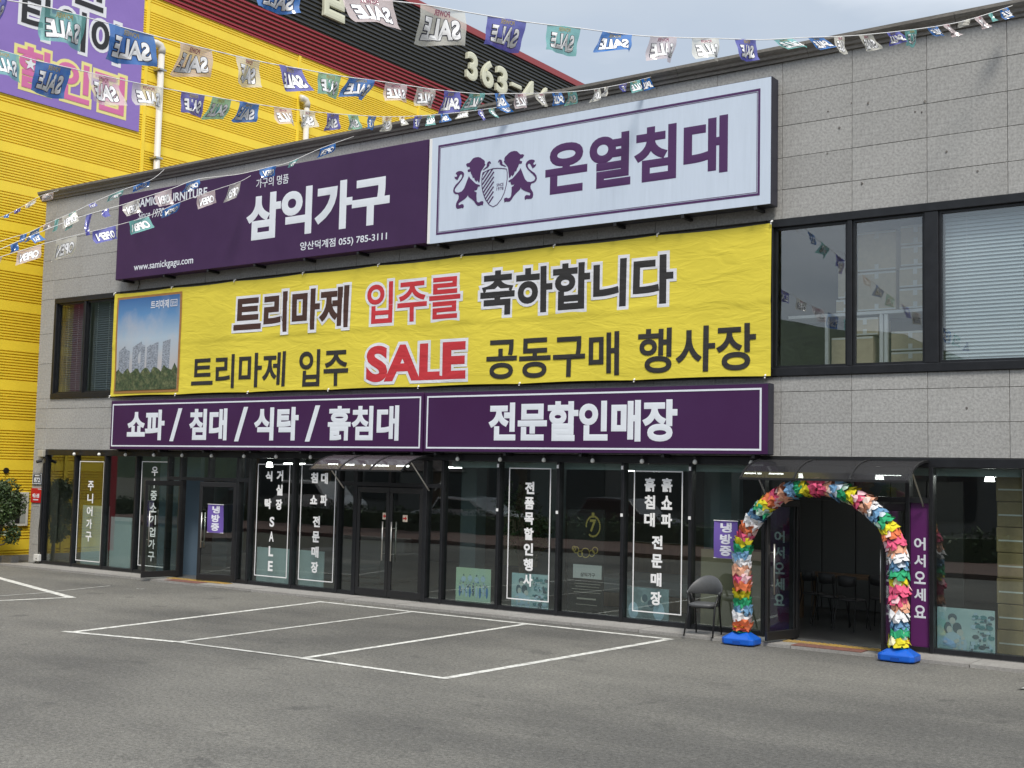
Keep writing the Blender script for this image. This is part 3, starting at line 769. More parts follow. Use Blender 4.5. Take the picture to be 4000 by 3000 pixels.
for j in range(NZ + 1):
    for i in range(NX + 1):
        x = BX0 + (BX1 - BX0) * i / NX; v = j / NZ
        sagt = -0.022 * abs(math.sin(math.pi * (x - BX0) / 1.94)) ; sagb = 0.016 * abs(math.sin(math.pi * (x - BX0) / 2.2))
        z = (BZ0 + sagb) * (1 - v) + (BZ1 + sagt) * v
        if j == 18: z = 4.93
        vs.append((x, by(x, z), z))
for j in range(NZ):
    for i in range(NX):
        a = j * (NX + 1) + i; fs.append((a, a + 1, a + NX + 2, a + NX + 1))
cl = MB().add(vs, fs).build('cloth', C_yel, bn, smooth=True)
def on_cloth(x0, x1, z0, z1, off=.012, t=.0012):
    def f(u, v, w_):
        x = x0 + u * (x1 - x0); z = z0 + v * (z1 - z0)
        return (x, by(x, z) - off - t * w_, z)
    return f
def outlined(parts, m_in, name, bold, outb, pad):
    mo, mi_ = MB(), MB()
    for body, x0, x1, z0, z1 in parts:
        write(mi_, body, on_cloth(x0, x1, z0, z1, .0085), bold)
        if outb: write(mo, body, on_cloth(x0 - pad, x1 + pad, z0 - pad, z1 + pad, .006), outb)
    if outb: mo.build(name + '_outline', C_wht, bn)
    mi_.build(name, m_in, bn)
outlined([('트리마제', 6.85, 9.99, 4.985, 5.785)], C_brown, 'brown_lettering', .036, .088, .055)
outlined([('입주를', 10.44, 12.64, 5.01, 5.78)], C_red, 'red_lettering', .020, .075, .055)
outlined([('축하합니다', 13.07, 16.80, 5.01, 5.79)], C_blk, 'black_lettering', .034, .088, .055)
for it_ in (('트리마제', 5.61, 8.36, 3.925, 4.61), ('입주', 8.73, 10.03, 3.90, 4.61), ('공동구매', 13.24, 15.86, 3.92, 4.62), ('행사장', 16.20, 18.19, 3.93, 4.63)): outlined([it_], C_blk, 'plain_lettering', .02, 0, 0)
outlined([('SALE', 10.48, 12.79, 3.94, 4.61)], C_red, 'sale_lettering', .042, .095, .055)
# printed picture at the left end
def sky_print():
    m = bpy.data.materials.new('printed_sky'); m.use_nodes = True
    n = m.node_tree.nodes; L = m.node_tree.links; b = n['Principled BSDF']; b.inputs['Roughness'].default_value = 0.75
    tc = n.new('ShaderNodeTexCoord'); sp = n.new('ShaderNodeSeparateXYZ'); L.new(tc.outputs['Object'], sp.inputs[0])
    r = n.new('ShaderNodeMapRange'); r.inputs['From Min'].default_value = 3.9; r.inputs['From Max'].default_value = 6.0; L.new(sp.outputs['Z'], r.inputs['Value'])
    cr = n.new('ShaderNodeValToRGB'); e = cr.color_ramp.elements
    e[0].position = 0.30; e[0].color = (0.42, 0.42, 0.44, 1); e[1].position = 1.0; e[1].color = (0.03, 0.11, 0.30, 1)
    k = e.new(0.55); k.color = (0.36, 0.46, 0.56, 1); k = e.new(0.8); k.color = (0.10, 0.24, 0.46, 1)
    no = n.new('ShaderNodeTexNoise'); no.inputs['Scale'].default_value = 1.6; no.inputs['Detail'].default_value = 5; L.new(tc.outputs['Object'], no.inputs['Vector'])
    rr = n.new('ShaderNodeMapRange'); rr.inputs['From Min'].default_value = .5; rr.inputs['From Max'].default_value = .75; rr.inputs['To Max'].default_value = .5; L.new(no.outputs['Fac'], rr.inputs['Value'])
    x = n.new('ShaderNodeMix'); x.data_type = 'RGBA'; x.inputs['B'].default_value = (0.50, 0.46, 0.46, 1)
    L.new(r.outputs['Result'], cr.inputs['Fac']); L.new(rr.outputs['Result'], x.inputs['Factor']); L.new(cr.outputs['Color'], x.inputs['A']); L.new(x.outputs['Result'], b.inputs['Base Color'])
    return m
def patch(mb, pts, off):
    mb.face([(x, by(x, z) - off, z) for x, z in pts])
def grid(mb, x0, x1, z0, z1, off, n1=10, n2=10):
    for i in range(n1):
        for j in range(n2):
            a, b = x0 + (x1 - x0) * i / n1, x0 + (x1 - x0) * (i + 1) / n1; c, d = z0 + (z1 - z0) * j / n2, z0 + (z1 - z0) * (j + 1) / n2
            patch(mb, [(a, c), (b, c), (b, d), (a, d)], off)
mb = MB(); grid(mb, 3.06, 5.22, 3.89, 6.0, .009); mb.build('picture_border', C_gold, bn)
mb = MB(); grid(mb, 3.12, 5.16, 3.95, 5.95, .013); pic = mb.build('picture', sky_print(), bn)
mb = MB()
for (a, b, h0, h1) in ((3.20, 3.42, 4.80, 4.92), (3.42, 3.58, 4.86, 4.80), (3.68, 3.98, 4.88, 5.00), (3.98, 4.10, 4.94, 4.90), (4.16, 4.30, 4.86, 4.92), (4.30, 4.52, 4.90, 4.97), (4.66, 4.90, 4.96, 5.01)):
    patch(mb, [(a, 4.3), (b, 4.3), (b, h1), (a, h0)], .016)
mb.build('printed_tower', mat('print_tower', (0.24, 0.27, 0.32), 0.8, fine=(16, 0.7), stretch=(1.5, 1, 3)), pic)
mb = MB()
top = [(3.12 + 2.04 * i / 24, 4.36 + .06 * math.sin(i * 1.7) + .04 * math.sin(i * 3.1) + .05 * i / 24) for i in range(25)]
for p, q in zip(top, top[1:]): patch(mb, [(p[0], 3.95), (q[0], 3.95), q, p], .019)
mb.build('printed_trees', mat('print_trees', (0.035, 0.06, 0.025), 0.8, vary=(7, 0.9, (0.16, 0.17, 0.08)), fine=(20, 0.6)), pic)
mb = MB(); write(mb, '트리마제', on_cloth(4.21, 4.81, 5.68, 5.86, .018, .001), .02)
for a, b, c, d in ((4.86, 5.08, 5.83, 5.845), (4.86, 5.08, 5.70, 5.715), (4.86, 4.875, 5.715, 5.83), (5.065, 5.08, 5.715, 5.83)): patch(mb, [(a, c), (b, c), (b, d), (a, d)], .019)
write(mb, '양산', on_cloth(4.89, 5.05, 5.73, 5.815, .018, .001), .01)
mb.build('picture_lettering', C_wht, pic)
rp = MB(); rp.tube([(BX0 - .03, -.09, BZ1 + .02), (BX1 + .03, -.09, BZ1 + .02)], .006, 6); rp.tube([(BX0 - .03, -.09, BZ0 - .02), (BX1 + .03, -.09, BZ0 - .02)], .006, 6); rp.build('rope', M_black, bn)
for z, st in ((BZ1 + .005, 1.94), (BZ0, 2.2)):
    k = 0
    while BX0 + k * st < BX1 + .3:
        x = min(BX0 + k * st, BX1); MB().tube([(x, -.15, z - .03), (x, -.155, z), (x, -.10, z + .03)], .014, 6).build('tie', M_white_vinyl, bn); k += 1

# ------------------------------------------------------------------ yellow building next door (wall plane x = -1)
yb = empty('yellow_warehouse', (-8, 15, 0)); tag(yb, 'tall yellow ribbed metal building with red and black bands beside the shop', 'building')
M_yel = mat('sheet_yellow', (0.88, 0.65, 0.05), 0.42, vary=(0.35, 0.35, (0.82, 0.58, 0.035)), fine=(1.5, 0.05))
M_red = mat('sheet_red', (0.30, 0.026, 0.04), 0.4); M_blk = mat('sheet_black', (0.045, 0.046, 0.05), 0.28, 0.2, fine=(1, .1))
WX = -1.0
MB().box(-16, WX - .06, -1.44, 34, 3.1, 18.3).build('core', mat('core_grey', (0.1, 0.09, 0.05), 0.9), yb)
MB().box(-16, WX - .06, -2.7, 34, 0, 3.099).build('core', mat('core_grey', (0.1, 0.09, 0.05), 0.9), yb)
def ribs(flat, pitch, n_, depth, lip=.35):
    pr = [(0, 0)]
    if flat: pr += [(0, flat)]
    z = flat
    for i in range(n_):
        pr += [(-depth, z + .004), (-depth, z + pitch * lip), (0, z + pitch * lip + .012), (0, z + pitch)]; z += pitch
    return pr, z
def sheet(name, pr, y0, y1, z0, m):
    mb = MB(); n_ = len(pr)
    mb.v = [(WX + x, y0, z0 + z) for x, z in pr] + [(WX + x, y1, z0 + z) for x, z in pr]
    mb.f = [[i, i + n_, i + 1 + n_, i + 1] for i in range(n_ - 1)]; mb.mi = [0] * len(mb.f)
    return mb.build(name, m, yb)
pr_y, _h = ribs(.21, (.948 - .21) / 11, 11, .042, .27)
sheet_y = {}
posts_y = [-2.7, -1.46, 3.4, 9.0, 14.65, 20.3, 26.0, 34.0]
for a, b in zip(posts_y, posts_y[1:]):
    for k in range(-3, 14):
        z0 = 2.2 + .948 * k
        if a < -2 and z0 > 2.5: continue
        p = pr_y
        if z0 < 0: p = [(x, max(z, -z0 + .15)) for x, z in pr_y]
        if z0 + .948 > 14.95: p = [(x, min(z, 14.95 - z0)) for x, z in pr_y]
        sheet('yellow_sheet', p, a + .02, b - .02, z0, M_yel)
    if a < -2: continue
    pr_r, _ = ribs(0, .132, 7, .075, .5); sheet('red_sheet', pr_r, a, b, 14.95, M_red)
    pr_b, _ = ribs(0, .137, 17, .075, .5); sheet('black_sheet', pr_b, a, b, 15.88, M_blk)
for y in posts_y[1:-1]: MB().box(WX - .01, WX + .02, y - .05, y + .05, .15, 14.94).build('cover_strip', M_yel, yb)
MB().box(WX - .2, WX + .06, -1.5, 34, 18.22, 18.46).build('roof_edge', mat('red_trim', (0.30, 0.045, 0.05), 0.4), yb)
MB().box(WX - .01, WX + .03, -1.45, 34, 14.92, 14.97).build('trim', M_red, yb)
MB().box(WX - .05, WX + .02, -2.7, 34, 0, .15).build('plinth', M_concrete, yb)
MB().box(-16, WX - .02, -2.78, -2.72, 0, 3.09).build('front_wall', M_red, yb)
MB().box(-16, WX - .02, -1.52, -1.46, 3.1, 18.2).build('front_wall', M_red, yb)
MB().box(WX - .01, WX + .03, -1.72, -1.44, 3.1, 18.2).build('corner_trim', M_red, yb)
MB().box(WX - .01, WX + .03, -2.95, -2.69, 0.15, 3.09).build('corner_trim', M_red, yb)
MB().box(-16, WX - .03, -2.71, -1.53, 3.1, 3.16).build('annex_roof', M_concrete, yb)
wn = MB().box(WX - .02, WX + .05, -0.05, .55, .84, 1.64).build('window', mat('window_frame_white', (0.6, 0.6, 0.58), 0.5), yb)
MB().box(WX + .05, WX + .056, .02, .48, .91, 1.57).build('pane', mat('old_pane', (0.35, 0.37, 0.36), 0.3), wn)
MB().box(WX + .056, WX + .062, .20, .33, .91, 1.57).build('pane', mat('dark_pane', (0.02, 0.02, 0.022), 0.2), wn)
MB().tube([(WX - .03, -.06, 2.15), (WX + .03, -.06, 2.15)], .07, 14).build('vent_hole', M_black, yb)
on_wall = lambda y0, y1, z0, z1, x, t=.01: (lambda u, v, w_: (x + t * w_, y0 + u * (y1 - y0), z0 + v * (z1 - z0)))
M_cream = mat('cream_letter', (0.66, 0.66, 0.52), 0.5)
for ch, y0, y1, z0, z1 in (('3', 17.1, 17.75, 16.46, 17.5), ('6', 18.0, 18.72, 16.46, 17.5), ('3', 18.9, 19.6, 16.46, 17.5), ('-', 19.85, 20.5, 16.95, 17.10), ('4', 20.65, 21.4, 16.46, 17.5), ('4', 21.6, 22.35, 16.46, 17.5), ('ㄹ', 9.85, 10.78, 16.45, 17.45)):
    mb = MB(); write(mb, ch, on_wall(y0, y1, z0, z1, WX + .12, .01), .04)
    vs_ = list(mb.v); n_ = len(vs_)
    o = mb.build('block_letter', M_cream, yb); sd = o.modifiers.new('solid', 'SOLIDIFY'); sd.thickness = .12; sd.offset = -1
pb = empty('shop_banner', (WX + .03, 1.2, 11.1)); tag(pb, 'lavender banner with black and pink lettering on the yellow wall', 'banner')
M_lav = mat('banner_lavender', (0.26, 0.17, 0.50), 0.6, vary=(0.8, 0.4, (0.22, 0.14, 0.45)), bump=(1.2, 0.4, 0.06))
MB().box(WX + .026, WX + .032, -1.38, 3.24, 11.14, 16.3).build('cloth', M_lav, pb)
def wl(name, body, y0, y1, z0, z1, m_in, m_out, bold, outb, pad):
    mo = MB(); write(mo, body, on_wall(y0 - pad, y1 + pad, z0 - pad, z1 + pad, WX + .036, .0015), outb); mo.build(name + '_outline', m_out, pb)
    mi_ = MB(); write(mi_, body, on_wall(y0, y1, z0, z1, WX + .044, .0015), bold); mi_.build(name, m_in, pb)
M_pw = mat('print_white', (0.74, 0.75, 0.80), 0.6); M_pb = mat('print_black', (0.02, 0.02, 0.024), 0.6)
wl('black_lettering', '양산', -.2, 2.1, 13.92, 15.0, M_pb, M_pw, .025, .09, .10)
wl('black_lettering', '타이어', -.30, 2.50, 12.76, 13.78, M_pb, M_pw, .025, .09, .09)
wl('pink_lettering', '할인점', -.36, 2.74, 11.42, 12.45, mat('print_pink', (0.62, 0.16, 0.36), 0.6), mat('print_cream', (0.76, 0.70, 0.28), 0.6), .03, .09, .085)
st = []
for i in range(10):
    a = math.pi / 2 + i * math.pi / 5; r_ = .17 if i % 2 == 0 else .07
    st.append((WX + .056, .0 + r_ * math.cos(a), 12.02 + r_ * math.sin(a)))
MB().face(st).build('star', M_pw, pb)
M_pvc = mat('pvc_pipe', (0.60, 0.58, 0.54), 0.4)
for y, z1, lab in ((3.76, 13.5, 'tall white vent pipe with bent top beside the lavender banner'), (9.2, 13.45, 'white vent pipe with bent top farther along the yellow wall')):
    pp = empty('vent_pipe', (WX + .15, y, 0)); tag(pp, lab, 'pipe')
    MB().tube([(WX + .17, y, .2), (WX + .17, y, z1 - .10)], .085, 12).build('pipe', M_pvc, pp, smooth=True)
    MB().tube([(WX + .17, y, z1 - .12), (WX + .17, y, z1), (WX + .16, y - .05, z1 + .09), (WX + .14, y - .16, z1 + .12), (WX + .10, y - .24, z1 + .12)], .105, 12).build('elbow', M_pvc, pp, smooth=True)
    for z in (z1 - 3.0, z1 - .6, 8.5, 6): MB().box(WX, WX + .27, y - .11, y + .11, z, z + .05).build('clamp', M_steel, pp)

# ------------------------------------------------------------------ bunting
STRINGS = [
 ('top sale bunting running along the parapet to the right corner', 'SALE', [[19.43,-11.16,5.67],[19.51,-10.79,5.74],[19.61,-10.32,5.82],[19.74,-9.74,5.93],[19.83,-9.32,5.99],[19.97,-8.66,6.09],[20.1,-8.02,6.21],[20.24,-7.39,6.32],[20.37,-6.78,6.46],[20.51,-6.14,6.62],[20.65,-5.49,6.78],[20.81,-4.75,7.0],[20.97,-3.99,7.22],[21.15,-3.17,7.48],[21.35,-2.28,7.78],[21.52,-1.49,8.07],[21.69,-0.72,8.4],[21.83,-0.1,8.68]],
  [[19.43,-11.16,5.67,19.51,-10.79,5.74,0.17,0,0],[19.58,-10.46,5.8,19.68,-10.02,5.88,0.25,3,0],[19.73,-9.76,5.93,19.83,-9.32,5.99,0.29,4,0],[19.88,-9.08,6.03,19.97,-8.66,6.09,0.24,1,0],[20.02,-8.42,6.14,20.1,-8.02,6.21,0.23,2,0],[20.16,-7.77,6.25,20.24,-7.39,6.32,0.2,0,-0.3],[20.29,-7.12,6.39,20.37,-6.78,6.46,0.23,3,0],[20.42,-6.54,6.52,20.5,-6.16,6.61,0.22,4,0],[20.56,-5.9,6.68,20.63,-5.55,6.77,0.21,1,0.15],[20.69,-5.28,6.84,20.76,-4.97,6.93,0.12,2,0.7],[20.82,-4.68,7.02,20.88,-4.4,7.1,0.14,0,0.6],[20.93,-4.2,7.16,20.97,-3.99,7.22,0.2,4,0.1],[21.03,-3.73,7.3,21.09,-3.43,7.39,0.18,4,0.5],[21.15,-3.16,7.48,21.21,-2.9,7.57,0.15,1,0.6],[21.24,-2.76,7.62,21.3,-2.51,7.7,0.19,2,0.5],[21.35,-2.27,7.79,21.4,-2.04,7.87,0.14,0,0.7],[21.43,-1.91,7.92,21.47,-1.71,7.99,0.17,3,0.6],[21.51,-1.52,8.06,21.57,-1.27,8.17,0.08,4,0.3],[21.6,-1.14,8.22,21.65,-0.92,8.32,0.18,3,0.4],[21.68,-0.77,8.38,21.71,-0.65,8.43,0.12,2,-0.1],[21.75,-0.48,8.51,21.79,-0.28,8.6,0.16,0,0.5]]),
 ('middle sale bunting crossing the yellow wall and the phone digits', 'SALE', [[17.85,-12.23,5.58],[17.83,-12.1,5.59],[17.78,-11.71,5.67],[17.74,-11.34,5.72],[17.65,-10.64,5.81],[17.56,-9.96,5.91],[17.48,-9.32,6.01],[17.41,-8.74,6.12],[17.33,-8.12,6.24],[17.27,-7.57,6.36],[17.19,-6.96,6.49],[17.12,-6.39,6.61],[17.05,-5.84,6.74],[16.98,-5.25,6.89],[16.9,-4.62,7.08],[16.79,-3.68,7.36],[16.65,-2.56,7.72],[16.5,-1.33,8.17],[16.35,-0.1,8.66]],
  [[17.85,-12.23,5.58,17.83,-12.05,5.6,0.19,1,0],[17.79,-11.74,5.67,17.74,-11.34,5.72,0.26,2,0],[17.71,-11.12,5.75,17.65,-10.64,5.81,0.27,0,0],[17.61,-10.35,5.85,17.56,-9.96,5.91,0.25,3,0],[17.53,-9.66,5.96,17.48,-9.32,6.01,0.24,4,0],[17.45,-9.08,6.06,17.41,-8.74,6.12,0.24,1,0],[17.38,-8.48,6.17,17.33,-8.12,6.24,0.22,2,0],[17.32,-7.99,6.27,17.27,-7.57,6.36,0.2,0,-0.15],[17.24,-7.36,6.4,17.19,-6.96,6.49,0.2,3,-0.1],[17.17,-6.76,6.53,17.12,-6.39,6.61,0.21,4,0],[17.1,-6.22,6.65,17.06,-5.87,6.73,0.25,1,0],[17.03,-5.64,6.79,16.99,-5.31,6.88,0.2,2,0],[16.96,-5.07,6.95,16.93,-4.82,7.02,0.18,0,0],[16.9,-4.55,7.1,16.86,-4.28,7.18,0.2,3,0.25],[16.83,-4.01,7.26,16.79,-3.72,7.35,0.18,4,0.3],[16.77,-3.54,7.41,16.74,-3.27,7.49,0.18,0,0.4],[16.71,-3.08,7.55,16.68,-2.8,7.64,0.18,2,0.5],[16.61,-2.24,7.83,16.59,-2.03,7.91,0.18,4,0],[16.57,-1.88,7.97,16.54,-1.68,8.04,0.14,4,-0.3],[16.5,-1.33,8.17,16.47,-1.05,8.28,0.13,1,0.4],[16.46,-0.95,8.32,16.42,-0.61,8.46,0.18,2,0.2],[16.41,-0.53,8.49,16.36,-0.17,8.63,0.19,0,0.2]]),
 ('lower sale bunting crossing below the lavender banner', 'SALE', [[15.56,-10.87,6.05],[15.53,-10.7,6.07],[15.45,-10.28,6.11],[15.38,-9.85,6.17],[15.26,-9.22,6.26],[15.15,-8.58,6.36],[15.03,-7.91,6.48],[14.85,-6.93,6.66],[14.64,-5.78,6.9],[14.47,-4.81,7.13],[14.32,-3.96,7.35],[14.1,-2.72,7.73],[13.8,-1.05,8.3],[13.63,-0.1,8.65]],
  [[15.56,-10.87,6.05,15.49,-10.49,6.09,0.26,2,0],[15.45,-10.28,6.11,15.38,-9.85,6.17,0.29,0,0],[15.34,-9.65,6.2,15.26,-9.22,6.26,0.29,3,0],[15.23,-9.02,6.29,15.15,-8.58,6.36,0.25,4,0],[15.1,-8.29,6.41,15.03,-7.91,6.48,0.24,1,0],[15.01,-7.79,6.5,14.94,-7.45,6.57,0.24,2,0],[14.92,-7.31,6.59,14.85,-6.93,6.66,0.22,0,-0.15],[14.8,-6.65,6.71,14.74,-6.32,6.78,0.22,3,0],[14.71,-6.14,6.82,14.64,-5.78,6.9,0.21,4,-0.2],[14.6,-5.55,6.95,14.55,-5.26,7.02,0.21,1,0],[14.52,-5.08,7.06,14.47,-4.81,7.13,0.19,2,0.15],[14.42,-4.55,7.19,14.39,-4.36,7.24,0.18,0,0],[14.36,-4.21,7.28,14.32,-3.96,7.35,0.2,4,-0.1],[14.28,-3.75,7.41,14.25,-3.58,7.47,0.13,4,-0.6],[14.2,-3.31,7.55,14.16,-3.1,7.62,0.2,1,0],[14.13,-2.94,7.67,14.1,-2.76,7.72,0.17,2,-0.3],[14.07,-2.58,7.78,14.03,-2.33,7.87,0.13,0,-0.3],[13.96,-1.96,7.99,13.91,-1.68,8.09,0.1,4,-0.6],[13.85,-1.33,8.21,13.81,-1.14,8.27,0.18,1,0],[13.78,-0.96,8.34,13.74,-0.75,8.41,0.17,2,0],[13.71,-0.58,8.47,13.65,-0.2,8.62,0.13,0,0.3]]),
 ('mixed bunting hanging in front of the upper purple sign', 'OPEN', [[10.24,-7.59,5.12],[10.23,-7.37,5.25],[10.21,-6.74,5.61],[10.19,-6.15,5.92],[10.17,-5.71,6.12],[10.16,-5.34,6.28],[10.15,-5.01,6.44],[10.13,-4.4,6.73],[10.11,-3.88,6.99],[10.07,-3.01,7.26],[10.05,-2.36,7.52],[10.02,-1.81,7.74],[10.0,-1.03,8.17],[9.96,-0.1,8.63]],
  [[10.0,-1.03,8.17,9.98,-0.62,8.37,0.16,0,0],[10.02,-1.77,7.75,10.02,-1.58,7.86,0.1,2,0],[10.05,-2.51,7.46,10.04,-2.12,7.61,0.17,0,0],[10.12,-4.14,6.86,10.11,-3.86,6.99,0.14,0,0],[10.14,-4.75,6.57,10.13,-4.41,6.72,0.23,3,0],[10.16,-5.34,6.28,10.15,-5.02,6.44,0.2,4,0],[10.17,-5.71,6.12,10.17,-5.6,6.17,0.12,1,0],[10.18,-5.98,6.0,10.18,-5.88,6.04,0.3,1,-0.6],[10.22,-6.92,5.51,10.21,-6.75,5.61,0.12,0,0],[10.23,-7.21,5.34,10.23,-7.09,5.41,0.12,0,0]]),
 ('open bunting slanting across the lower left of the purple sign', 'OPEN', [[8.29,-6.42,5.38],[8.25,-6.15,5.51],[8.11,-5.27,5.89],[8.02,-4.62,6.15],[7.89,-3.81,6.46],[7.77,-3.03,6.79],[7.65,-2.24,7.21],[7.51,-1.32,7.64],[7.4,-0.55,8.0],[7.33,-0.1,8.3]],
  [[7.45,-0.92,7.82,7.4,-0.59,7.98,0.31,4,-0.2],[7.59,-1.81,7.41,7.52,-1.33,7.63,0.25,3,0],[7.72,-2.69,6.97,7.65,-2.24,7.21,0.17,0,0],[7.84,-3.5,6.59,7.77,-3.03,6.79,0.23,2,0],[7.97,-4.31,6.27,7.89,-3.81,6.46,0.23,1,0],[8.09,-5.08,5.97,8.02,-4.65,6.14,0.34,4,0],[8.2,-5.82,5.65,8.13,-5.37,5.84,0.2,3,-0.1],[8.27,-6.28,5.44,8.24,-6.1,5.53,0.21,3,0]]),
 ('bunting slanting across the granite corner left of the purple sign', 'OPEN', [[4.12,-3.95,6.41],[4.17,-3.46,6.66],[4.2,-3.11,6.82],[4.24,-2.66,7.11],[4.29,-2.11,7.44],[4.33,-1.68,7.72],[4.39,-1.11,8.06],[4.45,-0.46,8.4],[4.48,-0.1,8.74]],
  [[4.41,-0.87,8.18,4.45,-0.47,8.4,0.13,0,0],[4.36,-1.42,7.87,4.39,-1.1,8.06,0.12,2,0],[4.32,-1.87,7.6,4.33,-1.72,7.69,0.09,1,0],[4.26,-2.42,7.25,4.29,-2.13,7.43,0.23,4,0],[4.28,-2.27,7.35,4.29,-2.14,7.43,0.33,2,-0.2],[4.25,-2.57,7.16,4.26,-2.48,7.22,0.22,2,-0.4],[4.23,-2.82,7.0,4.24,-2.67,7.1,0.13,3,0],[4.2,-3.06,6.85,4.22,-2.87,6.97,0.18,0,-0.2],[4.19,-3.26,6.75,4.2,-3.14,6.8,0.15,0,0]]),
 ('short twisted bunting at the top left granite corner', 'OPEN', [[-0.19,-1.41,7.75],[0.1,-0.98,8.05],[0.25,-0.76,8.24],[0.47,-0.45,8.52],[0.7,-0.1,8.7]],
  [[0.48,-0.43,8.53,0.62,-0.23,8.63,0.14,3,0],[0.28,-0.72,8.28,0.4,-0.54,8.44,0.11,4,0],[0.15,-0.91,8.11,0.22,-0.8,8.2,0.08,1,0],[0.03,-1.09,7.98,0.09,-1.0,8.04,0.09,0,0]]),

]
FCOL = [film('flag_blue', (0.03, 0.20, 0.62), .06), film('flag_navy', (0.12, 0.12, 0.55), .10), film('flag_teal', (0.22, 0.62, 0.58), .28), film('flag_pink', (0.90, 0.76, 0.76), .38), film('flag_cream', (0.92, 0.90, 0.80), .38)]
P_white = film('flag_print_white', (0.94, 0.95, 0.97), .02, .2, .06, .08); P_dark = film('flag_print_dark', (0.03, 0.03, 0.06), .05, .3, .05); P_gold = film('flag_print_gold', (0.55, 0.42, 0.14), .1); P_wine = film('flag_print_wine', (0.35, 0.08, 0.14), .1)
M_cord = mat('white_cord', (0.72, 0.72, 0.72), 0.5)
CAMP = Vector((25.78, -16.85, 2.3))
def smooth_path(pts, k=6):
    P = [Vector(p) for p in pts]; out = []
    for i in range(len(P) - 1):
        p0 = P[max(i - 1, 0)]; p1 = P[i]; p2 = P[i + 1]; p3 = P[min(i + 2, len(P) - 1)]
        for j in range(k):
            t = j / k
            out.append(.5 * ((2 * p1) + (p2 - p0) * t + (2 * p0 - 5 * p1 + 4 * p2 - p3) * t * t + (3 * p1 - p0 - 3 * p2 + p3) * t ** 3))
    out.append(P[-1]); return out
def flag(parent, f, word, rnd_):
    TL, TR, h, col, sw = Vector(f[0:3]), Vector(f[3:6]), f[6], f[7], f[8]
    if (TR - TL).length < 1e-3: return
    along = TR - TL
    n = along.cross(Vector((0, 0, -1))).normalized()
    if n.dot(CAMP - TL) < 0: n = -n
    ph, am, curl = rnd_.uniform(0, 6.28), rnd_.uniform(.015, .05), rnd_.uniform(-.08, .10)
    blow = rnd_.uniform(-.10, .10)
    def S(u, v, w_=0.0):
        p = TL + along * (u + (sw + .04 * math.sin(ph * 2)) * v + .05 * (u - .5) * math.sin(ph) * v) + Vector((0, 0, -h * v * (1 + .05 * math.sin(3 * u + ph))))
        wav = am * math.sin(u * 5.0 + v * 2.2 + ph) * (.25 + v) + .010 * math.sin(u * 13 - v * 9 + ph * 3) * v + curl * v * v + blow * v * h * 2
        return p + n * (wav + .0022 * w_)
    mb = MB(); NU, NV = 14, 9
    mb.add([S(i / NU, j / NV) for j in range(NV + 1) for i in range(NU + 1)], [(j * (NU + 1) + i, j * (NU + 1) + i + 1, (j + 1) * (NU + 1) + i + 1, (j + 1) * (NU + 1) + i) for j in range(NV) for i in range(NU)])
    fo = mb.build('flag', FCOL[col], parent, smooth=True)
    # back-printed word, so it reads mirrored from this side
    if h < .09 or along.length < .14: return
    # which end is on the viewer's left decides nothing: the print is mirrored along the cord
    left = (TL - CAMP).cross(TR - CAMP).z < 0
    lay = MB()
    def F(a, b, c, d, w0):
        return lambda u, v, w_: S(a + (b - a) * ((1 - u) if left else u), d + (c - d) * v, w0 + .3 * w_)
    lay.cur = 0; write(lay, word, F(.112, .888, .272, .888, 1.0), .082)
    lay.cur = 1; write(lay, word, F(.13, .87, .29, .87, 2.0), .042)
    lay.cur = 2
    if word == 'SALE': write(lay, 'POWER', F(.32, .68, .06, .22, 1.0), .03)
    lay.build('lettering', [P_dark, P_white, P_gold if col in (0, 1, 2) else P_wine], fo)
for label, word, cord, flags in STRINGS:
    c0 = Vector(cord[0])
    b = empty('bunting', c0); tag(b, label, 'bunting')
    MB().tube(smooth_path(cord), .005, 5).build('cord', M_cord, b)
    rr = random.Random(len(label) * 7 + len(flags))
    for f in flags: flag(b, f, word, rr)

# ------------------------------------------------------------------ door canopies

def canopy(x0, x1, label, M_poly):
    c = empty('canopy', ((x0 + x1) / 2, 0, 2.6)); tag(c, label, 'canopy')
    arc = [(-.01, 2.615), (-.22, 2.605), (-.42, 2.57), (-.60, 2.51), (-.75, 2.43), (-.87, 2.335)]
    n_ = 3; e = [x0 + (x1 - x0) * i / n_ for i in range(n_ + 1)]
    for i in range(n_):
        mb = MB()
        for (ya, za), (yb_, zb) in zip(arc, arc[1:]): mb.face([(e[i] + .01, ya, za), (e[i] + .01, yb_, zb), (e[i + 1] - .01, yb_, zb), (e[i + 1] - .01, ya, za)])
        o = mb.build('sheet', M_poly, c, smooth=True)
    for x in e:
        mb = MB()
        for (ya, za), (yb_, zb) in zip(arc, arc[1:]):
            mb.add([(x - .012, ya, za + .012), (x + .012, ya, za + .012), (x + .012, yb_, zb + .012), (x - .012, yb_, zb + .012), (x - .012, ya, za - .02), (x + .012, ya, za - .02), (x + .012, yb_, zb - .02), (x - .012, yb_, zb - .02)], [(0,1,2,3), (7,6,5,4), (0,3,7,4), (1,5,6,2)])
        mb.build('rib', M_black, c)
    MB().box(x0 - .012, x1 + .012, -.875, -.86, 2.315, 2.345).build('front_rail', M_black, c)
    MB().box(x0 - .012, x1 + .012, -.03, -.021, 2.59, 2.64).build('wall_rail', M_black, c)
    for x in (x0 + .06, x1 - .06): MB().tube([(x, -.03, 2.0), (x, -.55, 2.50)], .012, 6).build('strut', M_steel, c)
canopy(9.85, 12.02, 'smoky curved canopy over the closed double doors with red arrow notices', film('smoky_polycarbonate', (0.20, 0.17, 0.19), .35, .12, .30, .5))
canopy(18.3, 20.66, 'smoky curved canopy over the open entrance behind the paper flower arch', film('dark_polycarbonate', (0.05, 0.05, 0.055), .25, .12, .14, .4))

